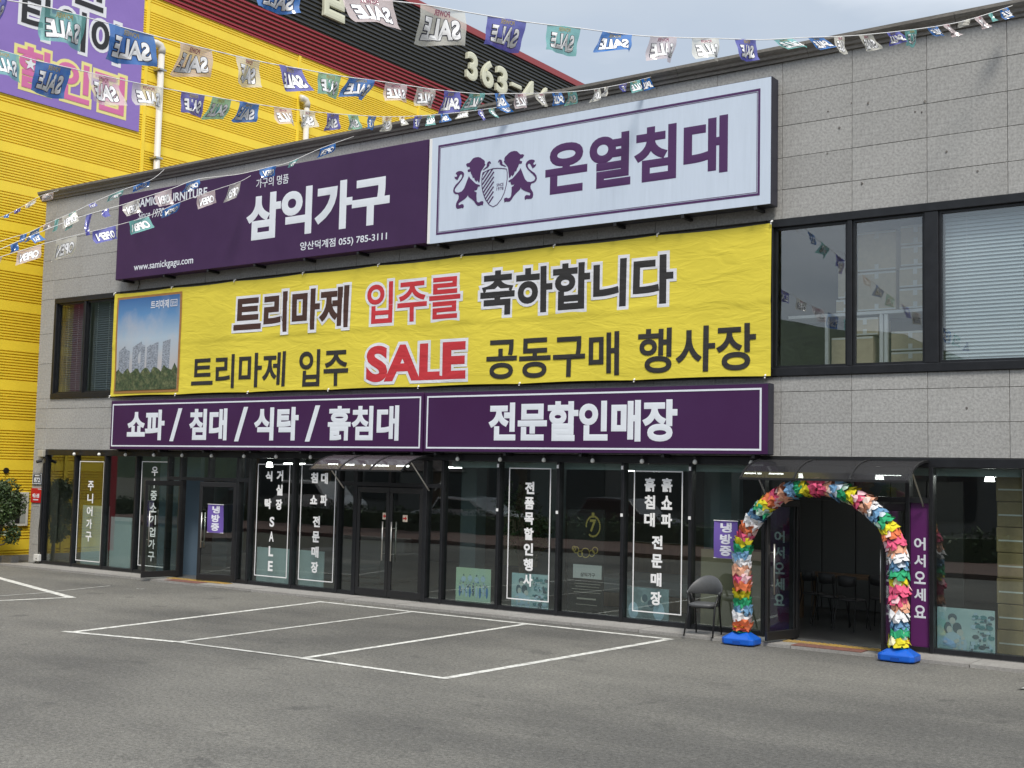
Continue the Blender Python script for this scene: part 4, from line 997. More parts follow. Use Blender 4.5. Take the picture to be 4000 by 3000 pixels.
# ------------------------------------------------------------------ string of small lamps under the signs
bulb = empty('lamp_bulb', (1.70, -.1, 2.6)); tag(bulb, 'leftmost small white bulb of the row over the shopfront', 'lamp', 'row of small bulbs over the shopfront')
put('socket', MB().lathe([(0, .045), (.022, .045), (.024, .0), (.0, .0)], (0, 0, 0), 10).mesh('socket', M_black), bulb, local=True)
put('globe', MB().lathe([(0.014, 0.0), (.03, -.02), (.036, -.04), (.03, -.062), (.012, -.074), (0, -.076)], (0, 0, 0), 12).mesh('globe', mat('bulb_glass', (0.80, 0.80, 0.76), 0.25), True), bulb, local=True)
put('arm', MB().box(-.006, .006, 0, .085, .02, .032).mesh('arm', M_black), bulb, local=True)
ORD = ['second', 'third', 'fourth', 'fifth', 'sixth', 'seventh', 'eighth', 'ninth', 'tenth', 'eleventh', 'twelfth', 'thirteenth', 'fourteenth', 'fifteenth']
for k, x in enumerate([1.70 + .9225 * k for k in range(1, 9)] + [12.65, 13.53, 14.45, 15.36, 16.28, 17.20, 18.11]):
    o = copy_tree(bulb); o['label'] = ('small white bulb, %s from the left in the row over the shopfront' % ORD[k]) if k < 14 else 'rightmost small white bulb, next to the entrance canopy'
    o.location = (x + random.uniform(-.02, .02), -.1, 2.6)

# ------------------------------------------------------------------ paper flower arch
arch = empty('flower_arch', (19.39, -.74, 0)); tag(arch, 'rainbow paper flower arch on blue bases in front of the open entrance', 'arch')
AX, AY = 19.39, -.74
path = []
HW, LEG, RISE = 1.11, 1.22, 1.01
def arch_pt(s):
    """s in metres from the left foot"""
    L1 = LEG - .22; La = 0.5 * math.pi * (3 * (HW + RISE) - math.sqrt((3 * HW + RISE) * (HW + 3 * RISE)))
    if s < L1: return Vector((AX - HW, AY, .22 + s))
    if s < L1 + La:
        t = math.pi * (1 - (s - L1) / La); return Vector((AX + HW * math.cos(t), AY, LEG + RISE * math.sin(t)))
    return Vector((AX + HW, AY, LEG - (s - L1 - La)))
TOT = 2 * (LEG - .22) + 0.5 * math.pi * (3 * (HW + RISE) - math.sqrt((3 * HW + RISE) * (HW + 3 * RISE)))
MB().tube([arch_pt(TOT * i / 60) for i in range(61)], .03, 8).build('hoop', M_steel, arch)
pcol = lambda n, c: mat('paper_' + n, c, 0.85, spec=0.25, fine=(30, 0.12))
PAP = [pcol('white', (0.74, 0.74, 0.76)), pcol('blue', (0.13, 0.27, 0.44)), pcol('green', (0.03, 0.33, 0.15)), pcol('yellow', (0.68, 0.60, 0.03)), pcol('orange', (0.66, 0.17, 0.07)), pcol('pink', (0.68, 0.10, 0.20)), pcol('peach', (0.70, 0.36, 0.24))]
PWT = pcol('pale', (0.66, 0.60, 0.58))
rg = random.Random(5)
NT = 50
def tuft(c, t, col, r=.15, thick=.05, petals=6):
    """one folded paper rosette: overlapping cupped petals round the hoop"""
    u = t.cross(Vector((0, 1, 0))).normalized(); v = t.cross(u).normalized()
    mb = MB(); ph = rg.uniform(0, 6.28); l_ = thick
    for layer in range(2):
        for k in range(petals):
            a0 = ph + 2 * math.pi * (k + .5 * layer) / petals + rg.uniform(-.15, .15); w_ = math.pi / petals * rg.uniform(1.0, 1.3)
            off = (layer - .5) * l_ * .55
            P = lambda a, z, rr: c + (u * math.cos(a) + v * math.sin(a)) * rr * r + t * (z * l_ + off)
            z0 = rg.uniform(-.15, .15)
            Lp = P(a0 - w_, z0 + rg.uniform(-.2, .2), .80); Rp = P(a0 + w_, z0 + rg.uniform(-.2, .2), .80)
            Tl = P(a0 - w_ * .45, .62 + z0, rg.uniform(.95, 1.12)); Tr = P(a0 + w_ * .45, .66 + z0, rg.uniform(.95, 1.12))
            B = P(a0 + rg.uniform(-.1, .1), -.72 + z0, rg.uniform(.74, .95)); Cn = P(a0 + rg.uniform(-.1, .1), .08 + z0, rg.uniform(.86, 1.04))
            mb.cur = 0 if rg.random() < .86 else 1
            for tri in ((Lp, Cn, Tl), (Tl, Cn, Tr), (Cn, Rp, Tr), (Lp, B, Cn), (Cn, B, Rp)): mb.face(tri)
    mb.build('paper_flower', [PAP[col], PLT[col]], arch)
PLT = [pcol('pale_%d' % k, tuple(min(.8, .45 + .5 * x) for x in cc)) for k, cc in enumerate(((.74, .74, .76), (.13, .27, .44), (.03, .33, .15), (.68, .60, .03), (.66, .17, .07), (.68, .10, .20), (.70, .36, .24)))]
SEQ_L = [4, 0, 1, 2, 3, 4, 5, 6, 0, 1, 2, 3, 5, 4, 0, 1, 2, 3, 4, 5, 6, 1, 2, 3, 5]
SEQ_R = [3, 2, 1, 0, 6, 5, 5, 3, 2, 1, 0, 6, 5, 4, 3, 2, 1, 0, 6, 5, 3, 2, 1, 6, 5]
for i in range(NT):
    s_ = TOT * (i + .5) / NT
    p = arch_pt(s_); q = arch_pt(min(s_ + .02, TOT)) - arch_pt(max(s_ - .02, 0)); t = q.normalized()
    k = i if i < NT // 2 else NT - 1 - i
    t = (t + Vector((rg.uniform(-.22, .22), rg.uniform(-.22, .22), rg.uniform(-.22, .22)))).normalized()
    tuft(p + Vector((rg.uniform(-.012, .012), rg.uniform(-.012, .012), 0)), t, (SEQ_L if i < NT // 2 else SEQ_R)[k], r=.132 + rg.uniform(-.012, .012), thick=.088, petals=rg.choice((5, 6, 6)))
for sx in (-1, 1):
    x = AX + sx * HW
    for k in range(6):
        mb = MB(); n_ = 22; z = .185 + k * .018
        pts = [(x + (.125 + rg.uniform(-.012, .014)) * math.cos(2 * math.pi * j / n_), AY + (.125 + rg.uniform(-.012, .014)) * math.sin(2 * math.pi * j / n_), z + rg.uniform(-.008, .008)) for j in range(n_)]
        for j in range(n_): mb.face([(x, AY, z + .012), pts[j], pts[(j + 1) % n_]]); mb.face([(x, AY, z - .006), pts[(j + 1) % n_], pts[j]])
        mb.build('folded_paper', PAP[[2, 4, 5, 4, 3, 4][k]], arch)
M_blue = mat('blue_plastic', (0.006, 0.10, 0.52), 0.32, fine=(3, .08))
for sx in (-1, 1):
    x, y = AX + sx * HW, AY
    mb = MB()
    def ring(hx, hy, z, c=.05):
        return [(x - hx + c, y - hy, z), (x + hx - c, y - hy, z), (x + hx, y - hy + c, z), (x + hx, y + hy - c, z), (x + hx - c, y + hy, z), (x - hx + c, y + hy, z), (x - hx, y + hy - c, z), (x - hx, y - hy + c, z)]
    rs = [ring(.225, .20, .0), ring(.24, .215, .015), ring(.24, .215, .085), ring(.225, .20, .095), ring(.10, .10, .175, .03), ring(.075, .075, .18, .025), ring(.07, .07, .20, .025)]
    for r_ in rs: mb.v += r_
    for a in range(len(rs) - 1):
        for j in range(8): mb.f.append([a * 8 + j, a * 8 + (j + 1) % 8, (a + 1) * 8 + (j + 1) % 8, (a + 1) * 8 + j])
    mb.f.append([48 + j for j in range(8)]); mb.f.append([j for j in range(8)][::-1]); mb.mi = [0] * len(mb.f)
    mb.v = [(a, AY + (b - AY) * .8, c + .012) for a, b, c in mb.v]
    o = mb.build('water_base', M_blue, arch); bevel(o, .01, 2)
    MB().box(x - .055, x + .055, y - .180, y - .171, .02, .07).build('base_recess', mat('blue_plastic_dark', (0.004, 0.06, 0.33), 0.4), o)

# ------------------------------------------------------------------ armchair outside the window
def armchair(loc, rz, label):
    c = empty('chair', loc, rz); tag(c, label, 'chair')
    Mg = mat('grey_leatherette', (0.085, 0.088, 0.092), 0.45, fine=(20, .1)); Ml = mat('chair_leg_black', (0.012, 0.012, 0.013), 0.4)
    # seat cushion (front is -y)
    mb = MB(); N = 20
    out = [(.235 * math.copysign(abs(math.cos(a)) ** .55, math.cos(a)), .225 * math.copysign(abs(math.sin(a)) ** .55, math.sin(a))) for a in [2 * math.pi * j / N for j in range(N)]]
    lv = [(.90, .415), (1.0, .425), (1.02, .445), (.98, .462), (.80, .472)]
    for s_, z in lv: mb.v += [(p[0] * s_, p[1] * s_, z) for p in out]
    for a in range(len(lv) - 1):
        for j in range(N): mb.f.append([a * N + j, a * N + (j + 1) % N, (a + 1) * N + (j + 1) % N, (a + 1) * N + j])
    mb.f.append([(len(lv) - 1) * N + j for j in range(N)]); mb.f.append(list(range(N))[::-1]); mb.mi = [0] * len(mb.f)
    put('seat', mb.mesh('seat', Mg, True), c, local=True)
    # wrap-around back that falls to the arms
    mb = MB(); K = 24
    for j in range(K + 1):
        a = math.pi * (-.06 + 1.12 * j / K)
        cx_, cy_ = .285 * math.cos(a), .235 * math.sin(a) - .005
        bk = max(0.0, math.sin(a)); top_ = .635 + .215 * bk ** 1.6; bot = .585 + .0 * bk
        lean = .06 * bk
        for (o_, z) in ((0, bot), (.012, bot - .004), (.026, bot + .01), (.026 + lean, top_ - .012), (.014 + lean, top_), (lean, top_ - .012)):
            k_ = 1 + o_ / .27; mb.v.append((cx_ * k_, cy_ * k_, z))
    for j in range(K):
        for q in range(6): mb.f.append([j * 6 + q, (j + 1) * 6 + q, (j + 1) * 6 + (q + 1) % 6, j * 6 + (q + 1) % 6])
    mb.f.append([q for q in range(6)]); mb.f.append([K * 6 + q for q in range(6)][::-1]); mb.mi = [0] * len(mb.f)
    put('backrest', mb.mesh('backrest', Mg, True), c, local=True)
    for sx in (-1, 1):
        put('leg', MB().tube([(sx * .265, -.285, 0), (sx * .235, -.10, .42), (sx * .285, -.02, .60)], [.014, .021, .018], 8).mesh('leg', Ml, True), c, local=True)
        put('leg', MB().tube([(sx * .235, .27, 0), (sx * .225, .16, .43), (sx * .275, .06, .59)], [.014, .021, .017], 8).mesh('leg', Ml, True), c, local=True)
    put('rail', MB().tube([(-.235, -.10, .405), (.235, -.10, .405)], .012, 6).mesh('rail', Ml), c, local=True)
    c.scale = (.82, .86, 1.0)
    return c
armchair((17.57, -.50, .045), R(8), 'grey armchair with black splayed legs standing outside the shop window')

# ------------------------------------------------------------------ small purple flags on the doors
def hanging_flag(x0, x1, z0, z1, y, label, tilt=0.0, pole=False):
    f = empty('air_conditioning_flag', ((x0 + x1) / 2, y, z0)); tag(f, label, 'flag')
    fn = lambda u, v, w_: (x0 + u * (x1 - x0) + tilt * (1 - v), y - .012 * math.sin(u * 4 + v * 3) - .004 * w_, z0 + v * (z1 - z0) - .03 * u * tilt * 10)
    mb = MB(); NU, NV = 8, 8
    mb.add([fn(i / NU, j / NV, 0) for j in range(NV + 1) for i in range(NU + 1)], [(j * (NU + 1) + i, j * (NU + 1) + i + 1, (j + 1) * (NU + 1) + i + 1, (j + 1) * (NU + 1) + i) for j in range(NV) for i in range(NU)])
    mb.build('cloth', mat('flag_violet', (0.14, 0.085, 0.36), 0.7), f, smooth=True)
    mb = MB()
    for i, ch in enumerate('냉방중'):
        v1 = .95 - i * .31
        write(mb, ch, lambda u, v, w_, v1=v1: fn(.26 + .48 * u, v1 - .27 + .27 * v, .6 + .5 * w_), .045)
    mb.build('lettering', mat('flag_letter', (0.70, 0.70, 0.78), 0.6), f)
    for v in (0.0, 1.0): MB().tube([fn(-.02, v, .3), fn(1.02, v, .3)], .006, 6).build('rod', M_white_vinyl, f)
    return f
hanging_flag(6.40, 6.86, 1.03, 1.59, -.22, 'small violet flag with white lettering on the left glass door')
hanging_flag(17.55, 17.93, 1.15, 1.70, -.15, 'small violet flag with white lettering beside the flower arch')

# ------------------------------------------------------------------ posters standing behind the glass
def poster(x0, x1, z0, z1, m, label, y=.10):
    p = empty('poster', ((x0 + x1) / 2, y, z0)); tag(p, label, 'poster')
    MB().box(x0, x1, y, y + .008, z0, z1).build('sheet', m, p)
    return p
def blobs(p, items, y=.10):
    by_m = {}
    for m, cx_, cz, rx, rz_ in items: by_m.setdefault(m, []).append((cx_, cz, rx, rz_))
    for q, (m, its) in enumerate(by_m.items()):
        mb = MB()
        for k, (cx_, cz, rx, rz_) in enumerate(its):
            yy = y - .002 - .0012 * q - .00002 * k
            mb.face([(cx_ + rx * math.cos(2 * math.pi * j / 14), yy, cz + rz_ * math.sin(2 * math.pi * j / 14)) for j in range(14)][::-1])
        mb.build('printed_figure', m, p)
M_mint = mat('print_mint', (0.42, 0.58, 0.42), 0.4, vary=(2.5, .7, (0.40, 0.58, 0.58))); M_aqua = mat('print_aqua', (0.36, 0.53, 0.58), 0.4, vary=(3, .7, (0.55, 0.66, 0.68)))
B1 = mat('print_blue', (0.08, 0.22, 0.48), 0.5); B2 = mat('print_pale_blue', (0.42, 0.58, 0.72), 0.5); B3 = mat('print_navy', (0.10, 0.15, 0.19), 0.5); B4 = mat('print_face', (0.52, 0.56, 0.56), 0.5); B5 = mat('print_teal', (0.10, 0.26, 0.30), 0.5)
p1 = poster(12.51, 13.26, .125, .695, M_mint, 'pale green poster of people in blue behind the window')
it = []
for k in range(9):
    x = 12.60 + k * .073; m = (B1, B2, B2, B1, B3, B2, B1, B2, B1)[k]; z = .30 + .02 * math.sin(k * 2)
    it += [(m, x, z, .026, .10), (B3, x, z + .115, .014, .016), (B4, x, z + .10, .013, .018)]
for k in range(4): it += [(B2, 12.68 + .14 * k, .50 + .02 * (k % 2), .05, .05), (B3, 12.68 + .14 * k, .57, .014, .016)]
blobs(p1, it)
def scatter(p, x0, x1, z0, z1, n_, cols, y, seed, smin=.008, smax=.03):
    rp_ = random.Random(seed)
    for q, m in enumerate(cols):
        mb = MB()
        for k in range(n_):
            cx_, cz = rp_.uniform(x0 + .04, x1 - .04), rp_.uniform(z0 + .04, z1 - .04); a, b2_ = rp_.uniform(smin, smax), rp_.uniform(smin, smax) * .8; t_ = rp_.uniform(-.5, .5)
            yy = y - .0085 - .0012 * q - .00003 * k
            mb.face([(cx_ - a, yy, cz - b2_ + t_ * a), (cx_ + a, yy, cz - b2_), (cx_ + a * .7, yy, cz + b2_), (cx_ - a, yy, cz + b2_ * .7)])
        mb.build('printed_detail', m, p)
def couple(x0, z0, label, s=1.0, y=.10):
    p = poster(x0, x0 + .745 * s, z0, z0 + .59, M_aqua, label, y)
    it = [(B3, x0 + .20, z0 + .46, .06, .055), (B4, x0 + .20, z0 + .42, .04, .045), (B3, x0 + .14, z0 + .32, .05, .08), (B3, x0 + .26, z0 + .33, .06, .07), (B4, x0 + .16, z0 + .30, .035, .05), (B4, x0 + .30, z0 + .27, .045, .045), (B2, x0 + .20, z0 + .17, .12, .10), (B2, x0 + .33, z0 + .12, .06, .10)]
    for i in range(3):
        for j in range(4): it.append(((B5, B3, B2, B5)[(i + j) % 4], x0 + .48 + i * .10 + .02 * (j % 2), z0 + .10 + j * .13, .045, .03))
    blobs(p, it, y); scatter(p, x0 + .40, x0 + .745, z0, z0 + .58, 16, (B5, B2, B3), y, int(x0 * 10)); scatter(p, x0, x0 + .40, z0, z0 + .25, 8, (B2, B4), y, int(x0 * 7)); return p
couple(13.70, .085, 'blue poster of a hugging couple under the vertical lettering by the plant')
couple(20.74, .075, 'blue poster of a couple to the right of the plum welcome panel')
p4 = poster(15.93, 16.67, .085, .60, mat('print_pale_clear', (0.24, 0.34, 0.38), 0.4, vary=(3, .8, (0.05, .06, .07))), 'faded blue poster of two faces behind the lettered window near the chair')
blobs(p4, [(B4, 16.22, .42, .04, .05), (B3, 16.25, .44, .05, .06), (B3, 16.36, .36, .06, .06), (B4, 16.34, .36, .03, .04), (B2, 16.05, .24, .09, .13), (B2, 16.5, .25, .1, .14)])
scatter(p1, 12.55, 13.22, .22, .52, 14, (B2, B1, B4, B3), .10, 4, .006, .016)
M_gold = mat('gold_print', (0.42, 0.33, 0.10), 0.4, .3); M_pbk = mat('poster_black', (0.012, 0.012, 0.013), 0.4)
p3 = poster(14.80, 15.50, .10, 1.78, M_pbk, 'tall black poster with gold number seven wreath and white card')
mb = MB(); write(mb, '7', on_front(15.22, 15.34, 1.42, 1.62, .097, .002), .03); write(mb, 'I', on_front(15.255, 15.305, 1.65, 1.73, .097, .002), .03)
for k in range(26):
    a = R(-60 + 300 * k / 25) + math.pi * 1.5 + R(30)
    cx_, cz = 15.285 + .13 * math.cos(a), 1.51 + .16 * math.sin(a); mb.plate([(cx_ + .016, cz), (cx_, cz + .022), (cx_ - .016, cz), (cx_, cz - .022)], .094, .098)
mb.build('gold_emblem', M_gold, p3)
mb = MB()
for cx_, cz, r_ in ((14.97, 1.12, .05), (15.05, 1.06, .045), (15.15, 1.08, .075), (15.27, 1.08, .05), (15.33, 1.13, .05), (14.93, 1.14, .035)):
    ribbon(mb, [(cx_ + r_ * math.cos(2 * math.pi * j / 16), cz + r_ * math.sin(2 * math.pi * j / 16)) for j in range(16)], .014, .094, .098, True)
mb.build('gold_medals', M_gold, p3)
MB().box(14.92, 15.46, .092, .098, .67, .89).build('white_card', mat('card_grey', (0.45, 0.46, 0.47), 0.5), p3)
mb = MB(); write(mb, '삼익가구', on_front(15.06, 15.34, .70, .765, .091, .002), .02); mb.build('card_lettering', M_pbk, p3)
mb = MB()
for k, (a, b) in enumerate(((14.95, 15.44), (14.97, 15.42), (14.90, 15.46), (14.94, 15.44))): mb.box(a, b, .095, .0985, .58 - k * .045, .588 - k * .045)
mb.box(15.0, 15.36, .095, .0985, .335, .36); mb.box(14.98, 15.38, .095, .0985, .25, .257)
mb.build('print_line', mat('print_grey', (0.3, 0.28, 0.25), 0.5), p3)

# ------------------------------------------------------------------ plates, boxes and cables on the left pier
pl = empty('number_plate', (.21, -.02, 1.85)); tag(pl, 'dark blue house number plate 872 on the left granite pier', 'sign')
MB().box(.035, .40, -.022, -.004, 1.845, 2.11).build('plate', mat('plate_navy', (0.02, 0.03, 0.065), 0.4), pl)
frame_lines(MB(), .05, .385, 1.86, 2.095, .010, -.026, -.0225).build('plate_border', M_letter_w, pl)
mb = MB(); write(mb, '872', on_front(.10, .335, 1.90, 2.01, -.0225, .003), .04); mb.box(.13, .31, -.026, -.0225, 2.04, 2.065); mb.box(.10, .33, -.026, -.0225, 1.875, 1.883); mb.build('lettering', M_letter_w, pl)
pl = empty('security_plate', (.21, -.02, 1.43)); tag(pl, 'red security company plate below the house number on the pier', 'sign')
MB().box(.0, .425, -.02, -.004, 1.43, 1.76).build('plate', mat('plate_red', (0.50, 0.012, 0.02), 0.4), pl)
mb = MB(); write(mb, '에스원', on_front(.065, .33, 1.54, 1.64, -.0205, .003), .05); mb.box(.10, .30, -.024, -.0205, 1.485, 1.51); mb.box(.27, .41, -.024, -.0205, 1.735, 1.748); mb.build('lettering', M_letter_w, pl)
bx_ = empty('junction_box', (.43, -.05, .1)); tag(bx_, 'white junction box low on the pier with cables', 'box')
bevel(MB().box(.335, .53, -.10, -.004, .10, .26).build('case', mat('abs_white', (0.62, 0.62, 0.60), 0.4), bx_), .015, 2)
MB().box(.44, .48, -.104, -.1005, .15, .17).build('latch', M_black, bx_)
MB().tube([(.42, -.03, .26), (.40, -.035, .8), (.44, -.03, 1.3), (.47, -.035, 1.8), (.475, -.035, 2.35)], .009, 6).build('cable', M_black, bx_)
MB().tube([(.38, -.03, .10), (.33, -.05, .05), (.30, -.07, .045)], .009, 6).build('cable', M_black, bx_)
cb = empty('camera_box', (.40, -.05, 2.5)); tag(cb, 'beige box with small dark camera at the top of the pier', 'camera')
bevel(MB().box(.29, .49, -.09, -.004, 2.49, 2.65).build('case', mat('abs_beige', (0.42, 0.40, 0.34), 0.5), cb), .01, 2)
MB().tube([(.47, -.09, 2.40), (.43, -.20, 2.37)], .035, 10).build('camera_body', M_black, cb)
MB().tube([(.47, -.03, 2.49), (.47, -.09, 2.41)], .012, 6).build('camera_arm', M_black, cb)
MB().tube([(.47, -.035, 2.35), (.475, -.05, 1.2), (.48, -.035, .3)], .02, 8).build('conduit', M_black, cb)
ca = MB().tube([(3.62, -.02, 6.37), (3.65, -.03, 6.28), (3.60, -.03, 6.16)], .008, 6).build('loose_cable', M_black); tag(ca, 'short black cable hanging below the purple fascia sign', 'cable')
bk = empty('concrete_block', (-.35, -.2, 0)); tag(bk, 'hollow concrete block lying between the yellow wall and the pier', 'block')
mb = MB(); mb.box(-.55, -.17, -.33, -.30, .0, .19); mb.box(-.55, -.17, -.17, -.14, .0, .19)
for a in (-.55, -.375, -.20): mb.box(a, a + .03, -.30, -.17, .0, .19)
mb.build('shell', M_concrete, bk)

# ------------------------------------------------------------------ stock boxes upstairs
def carton(x0, x1, y0, y1, z0, z1, label):
    c = empty('carton', ((x0 + x1) / 2, (y0 + y1) / 2, z0)); tag(c, label, 'box', 'cartons stacked behind the upper right window')
    e = .004
    bevel(MB().box(x0 + e, x1 - e, y0, y1, z0 + e, z1 - e).build('case', M_card, c), .006, 1)
    mb = MB(); xm = (x0 + x1) / 2; h = z1 - z0
    mb.box(x0 + .01, x1 - .01, y0 - .003, y0 - .001, z1 - .035, z1 - .008); mb.box(x0 + .01, x1 - .01, y0 - .003, y0 - .001, z0 + .008, z0 + .03)
    mb.box(xm - .03, xm + .03, y0 - .0045, y0 - .0032, z1 - min(.11, h * .4), z1 - .006); mb.box(xm - .03, xm + .03, y0 - .0045, y0 - .0032, z0 + .006, z0 + min(.10, h * .35))
    mb.build('tape', M_tape, c)
CT = [(19.38, 19.96, 5.42, 6.01, 'upper large taped carton left of the four box column'), (19.38, 19.96, 4.83, 5.41, 'lower large taped carton standing on the white shelf beam'),
      (20.02, 20.47, 5.76, 6.05, 'topmost small carton of the right hand column'), (20.02, 20.47, 5.45, 5.75, 'second carton from the top of the right hand column'), (20.0, 20.47, 5.14, 5.44, 'third carton from the top of the right hand column'), (20.0, 20.47, 4.83, 5.13, 'lowest carton of the right hand column above the shelf beam'),
      (19.08, 19.36, 5.04, 5.61, 'tall narrow carton half hidden by the window post'), (19.05, 19.36, 4.83, 5.03, 'low carton under the narrow one beside the post'),
      (19.29, 19.70, 4.47, 4.74, 'dim carton hanging under the shelf beam, left of the uprights'), (18.98, 19.62, 4.0, 4.46, 'wide brown carton on the floor by the left upright'),
      (19.88, 20.45, 4.22, 4.51, 'marked carton at right under the shelf beam'), (19.88, 20.45, 3.95, 4.21, 'floor level carton at right under the shelf beam')]
for x0, x1, z0, z1, lab in CT: carton(x0, x1, .80, 1.35, max(z0, 3.79 if z0 > 4.1 else 3.785), z1, lab)
sh = empty('stock_shelf', (19.4, 1.0, 3.78)); tag(sh, 'white metal shelf carrying cartons behind the upper right window', 'shelf')
MB().box(18.31, 20.5, .77, 1.4, 4.775, 4.82).build('beam', M_white_vinyl, sh)
for x in (18.89, 19.72, 19.79, 20.48): MB().box(x, x + .05, .78, .84, 3.785, 4.773).build('upright', M_white_vinyl, sh)

# ------------------------------------------------------------------ plants
def leafmat(n, c, c2): return mat(n, c, 0.5, rnd=0.0, vary=(5, .8, c2), fine=(9, .25))
L_dark = leafmat('leaf_dark', (0.030, 0.055, 0.018), (0.055, 0.085, 0.028)); L_mid = leafmat('leaf_mid', (0.05, 0.09, 0.026), (0.085, 0.12, 0.04))
M_bark = mat('bark', (0.10, 0.075, 0.05), 0.9, fine=(15, .3))
def leaves(mb, n_, blobs_, size, rg_):
    for _ in range(n_):
        c, r_ = rg_.choice(blobs_)
        while True:
            p = Vector((rg_.uniform(-1, 1), rg_.uniform(-1, 1), rg_.uniform(-1, 1)))
            if .25 < p.length < 1: break
        p = Vector(c) + Vector((p.x * r_[0], p.y * r_[1], p.z * r_[2]))
        a = Vector((rg_.gauss(0, 1), rg_.gauss(0, 1), rg_.gauss(-.2, .8))).normalized(); b = a.cross(Vector((rg_.gauss(0, 1), rg_.gauss(0, 1), rg_.gauss(0, 1)))).normalized()
        s_ = size * rg_.uniform(.6, 1.3)
        mb.cur = 0 if rg_.random() < .6 else 1
        mb.face([p, p + a * s_ * .5 + b * s_ * .24, p + a * s_, p + a * s_ * .5 - b * s_ * .24])
def tree(name, loc, h, r_, n_, size, label, cat='tree', group=None, seed=1, zlow=.35):
    rg_ = random.Random(seed); t = empty(name, loc); tag(t, label, cat, group)
    x, y, z = loc; bl = []
    tr = MB(); tr.tube([(x, y, z), (x + r_ * .05, y, z + h * .35), (x - r_ * .04, y + r_ * .05, z + h * .7), (x, y, z + h * .9)], [h * .028, h * .02, h * .013, h * .005], 8)
    for k in range(9):
        a = rg_.uniform(0, 6.28); zz = z + h * rg_.uniform(zlow, .85); rr_ = r_ * rg_.uniform(.35, .75)
        c = (x + rr_ * math.cos(a), y + rr_ * math.sin(a), zz + h * .08)
        tr.tube([(x, y, z + h * zlow * .8), (x + rr_ * .5 * math.cos(a), y + rr_ * .5 * math.sin(a), zz - h * .04), c], [h * .012, h * .008, h * .003], 6)
        q = rg_.uniform(.32, .55); bl.append((c, (r_ * q, r_ * q, h * .13 * rg_.uniform(.8, 1.4))))
    bl.append(((x, y, z + h * .88), (r_ * .45, r_ * .45, h * .12)))
    tr.build('trunk', M_bark, t)
    mb = MB(); leaves(mb, n_, bl, size, rg_); mb.build('crown', [L_dark, L_mid], t)
tree('small_tree', (-.22, -.68, 0), 1.95, .54, 6500, .075, 'small leafy evergreen in front of the yellow wall by the pier', 'tree', seed=3, zlow=.28)
tree('potted_plant', (13.25, 1.0, .05), 2.1, .48, 1300, .12, 'tall leafy plant inside the shop window beside the vertical lettering', 'plant', seed=9, zlow=.3)

# ------------------------------------------------------------------ chairs and table just inside the entrance
def cafe_chair(loc, rz, label):
    c = empty('cafe_chair', loc, rz); tag(c, label, 'chair', 'chairs inside the entrance')
    Mc = mat('cafe_grey', (0.05, 0.05, 0.052), 0.5)
    put('seat', MB().lathe([(0, .445), (.19, .445), (.205, .46), (.19, .475), (0, .478)], (0, 0, 0), 16).mesh('seat', Mc, True), c, local=True)
    mb = MB()
    for j in range(11):
        a = R(40 + 100 * j / 10)
        for z, k_ in ((.66, 1.0), (.84, 1.08)): mb.v.append((.21 * k_ * math.cos(a), .21 * k_ * math.sin(a), z - .02 * abs(j - 5) / 5 * (1 if z > .7 else -1)))
    mb.f = [[2 * j, 2 * j + 2, 2 * j + 3, 2 * j + 1] for j in range(10)]; mb.mi = [0] * 10
    o = put('backrest', mb.mesh('backrest', Mc, True), c, local=True); o.modifiers.new('solid', 'SOLIDIFY').thickness = .018
    for sx in (-1, 1):
        put('leg', MB().tube([(sx * .19, -.20, 0), (sx * .15, -.13, .45)], .010, 6).mesh('leg', M_black), c, local=True)
        put('leg', MB().tube([(sx * .19, .24, 0), (sx * .16, .15, .45), (sx * .16, .20, .80)], .010, 6).mesh('leg', M_black), c, local=True)
for (x, y, rz, lab) in ((18.15, 2.3, 2.6, 'dim cafe chair inside the entrance, leftmost of the row'), (18.55, 2.0, 2.8, 'dim cafe chair inside the entrance, second from the left'), (18.98, 1.7, 2.9, 'dim grey cafe chair nearest the doorway'), (19.25, 2.3, 3.2, 'dim cafe chair inside, behind the nearest one')):
    cafe_chair((x, y, .05), rz, lab)
tb = empty('dining_table', (18.5, 2.9, .05)); tag(tb, 'dim long table inside the entrance behind the chairs', 'table')
MB().box(17.6, 19.6, 2.7, 3.4, .74, .78).build('tabletop', M_wood, tb)
for x in (17.68, 19.5):
    for y in (2.76, 3.3): MB().box(x, x + .06, y, y + .06, .05, .738).build('leg', M_wood, tb)
sf = empty('display_sofa', (8.2, 2.2, .05)); tag(sf, 'grey sofa in the showroom behind the lettered left windows', 'sofa')
for nm, b_ in (('seat', (7.2, 9.2, 1.8, 2.6, .18, .46)), ('backrest', (7.2, 9.2, 2.6, 2.85, .18, .95)), ('armrest', (6.98, 7.19, 1.8, 2.85, .1, .66)), ('armrest', (9.21, 9.42, 1.8, 2.85, .1, .66)), ('base', (7.2, 9.2, 1.85, 2.85, .05, .175))):
    bevel(MB().box(*b_).build(nm, mat('sofa_grey', (0.12, 0.12, 0.12), .8), sf), .05, 3)
bd = empty('display_bed', (15.4, 2.6, .05)); tag(bd, 'bed on show behind the black poster', 'bed')
for nm, b_, m in (('frame', (14.0, 16.2, 1.8, 3.6, .05, .30), M_wood), ('mattress', (14.05, 16.15, 1.85, 3.5, .302, .55), mat('mattress', (0.3, 0.3, 0.3), .8)), ('headboard', (14.0, 16.2, 3.61, 3.72, .05, 1.1), M_wood)):
    bevel(MB().box(*b_).build(nm, m, bd), .03, 2)
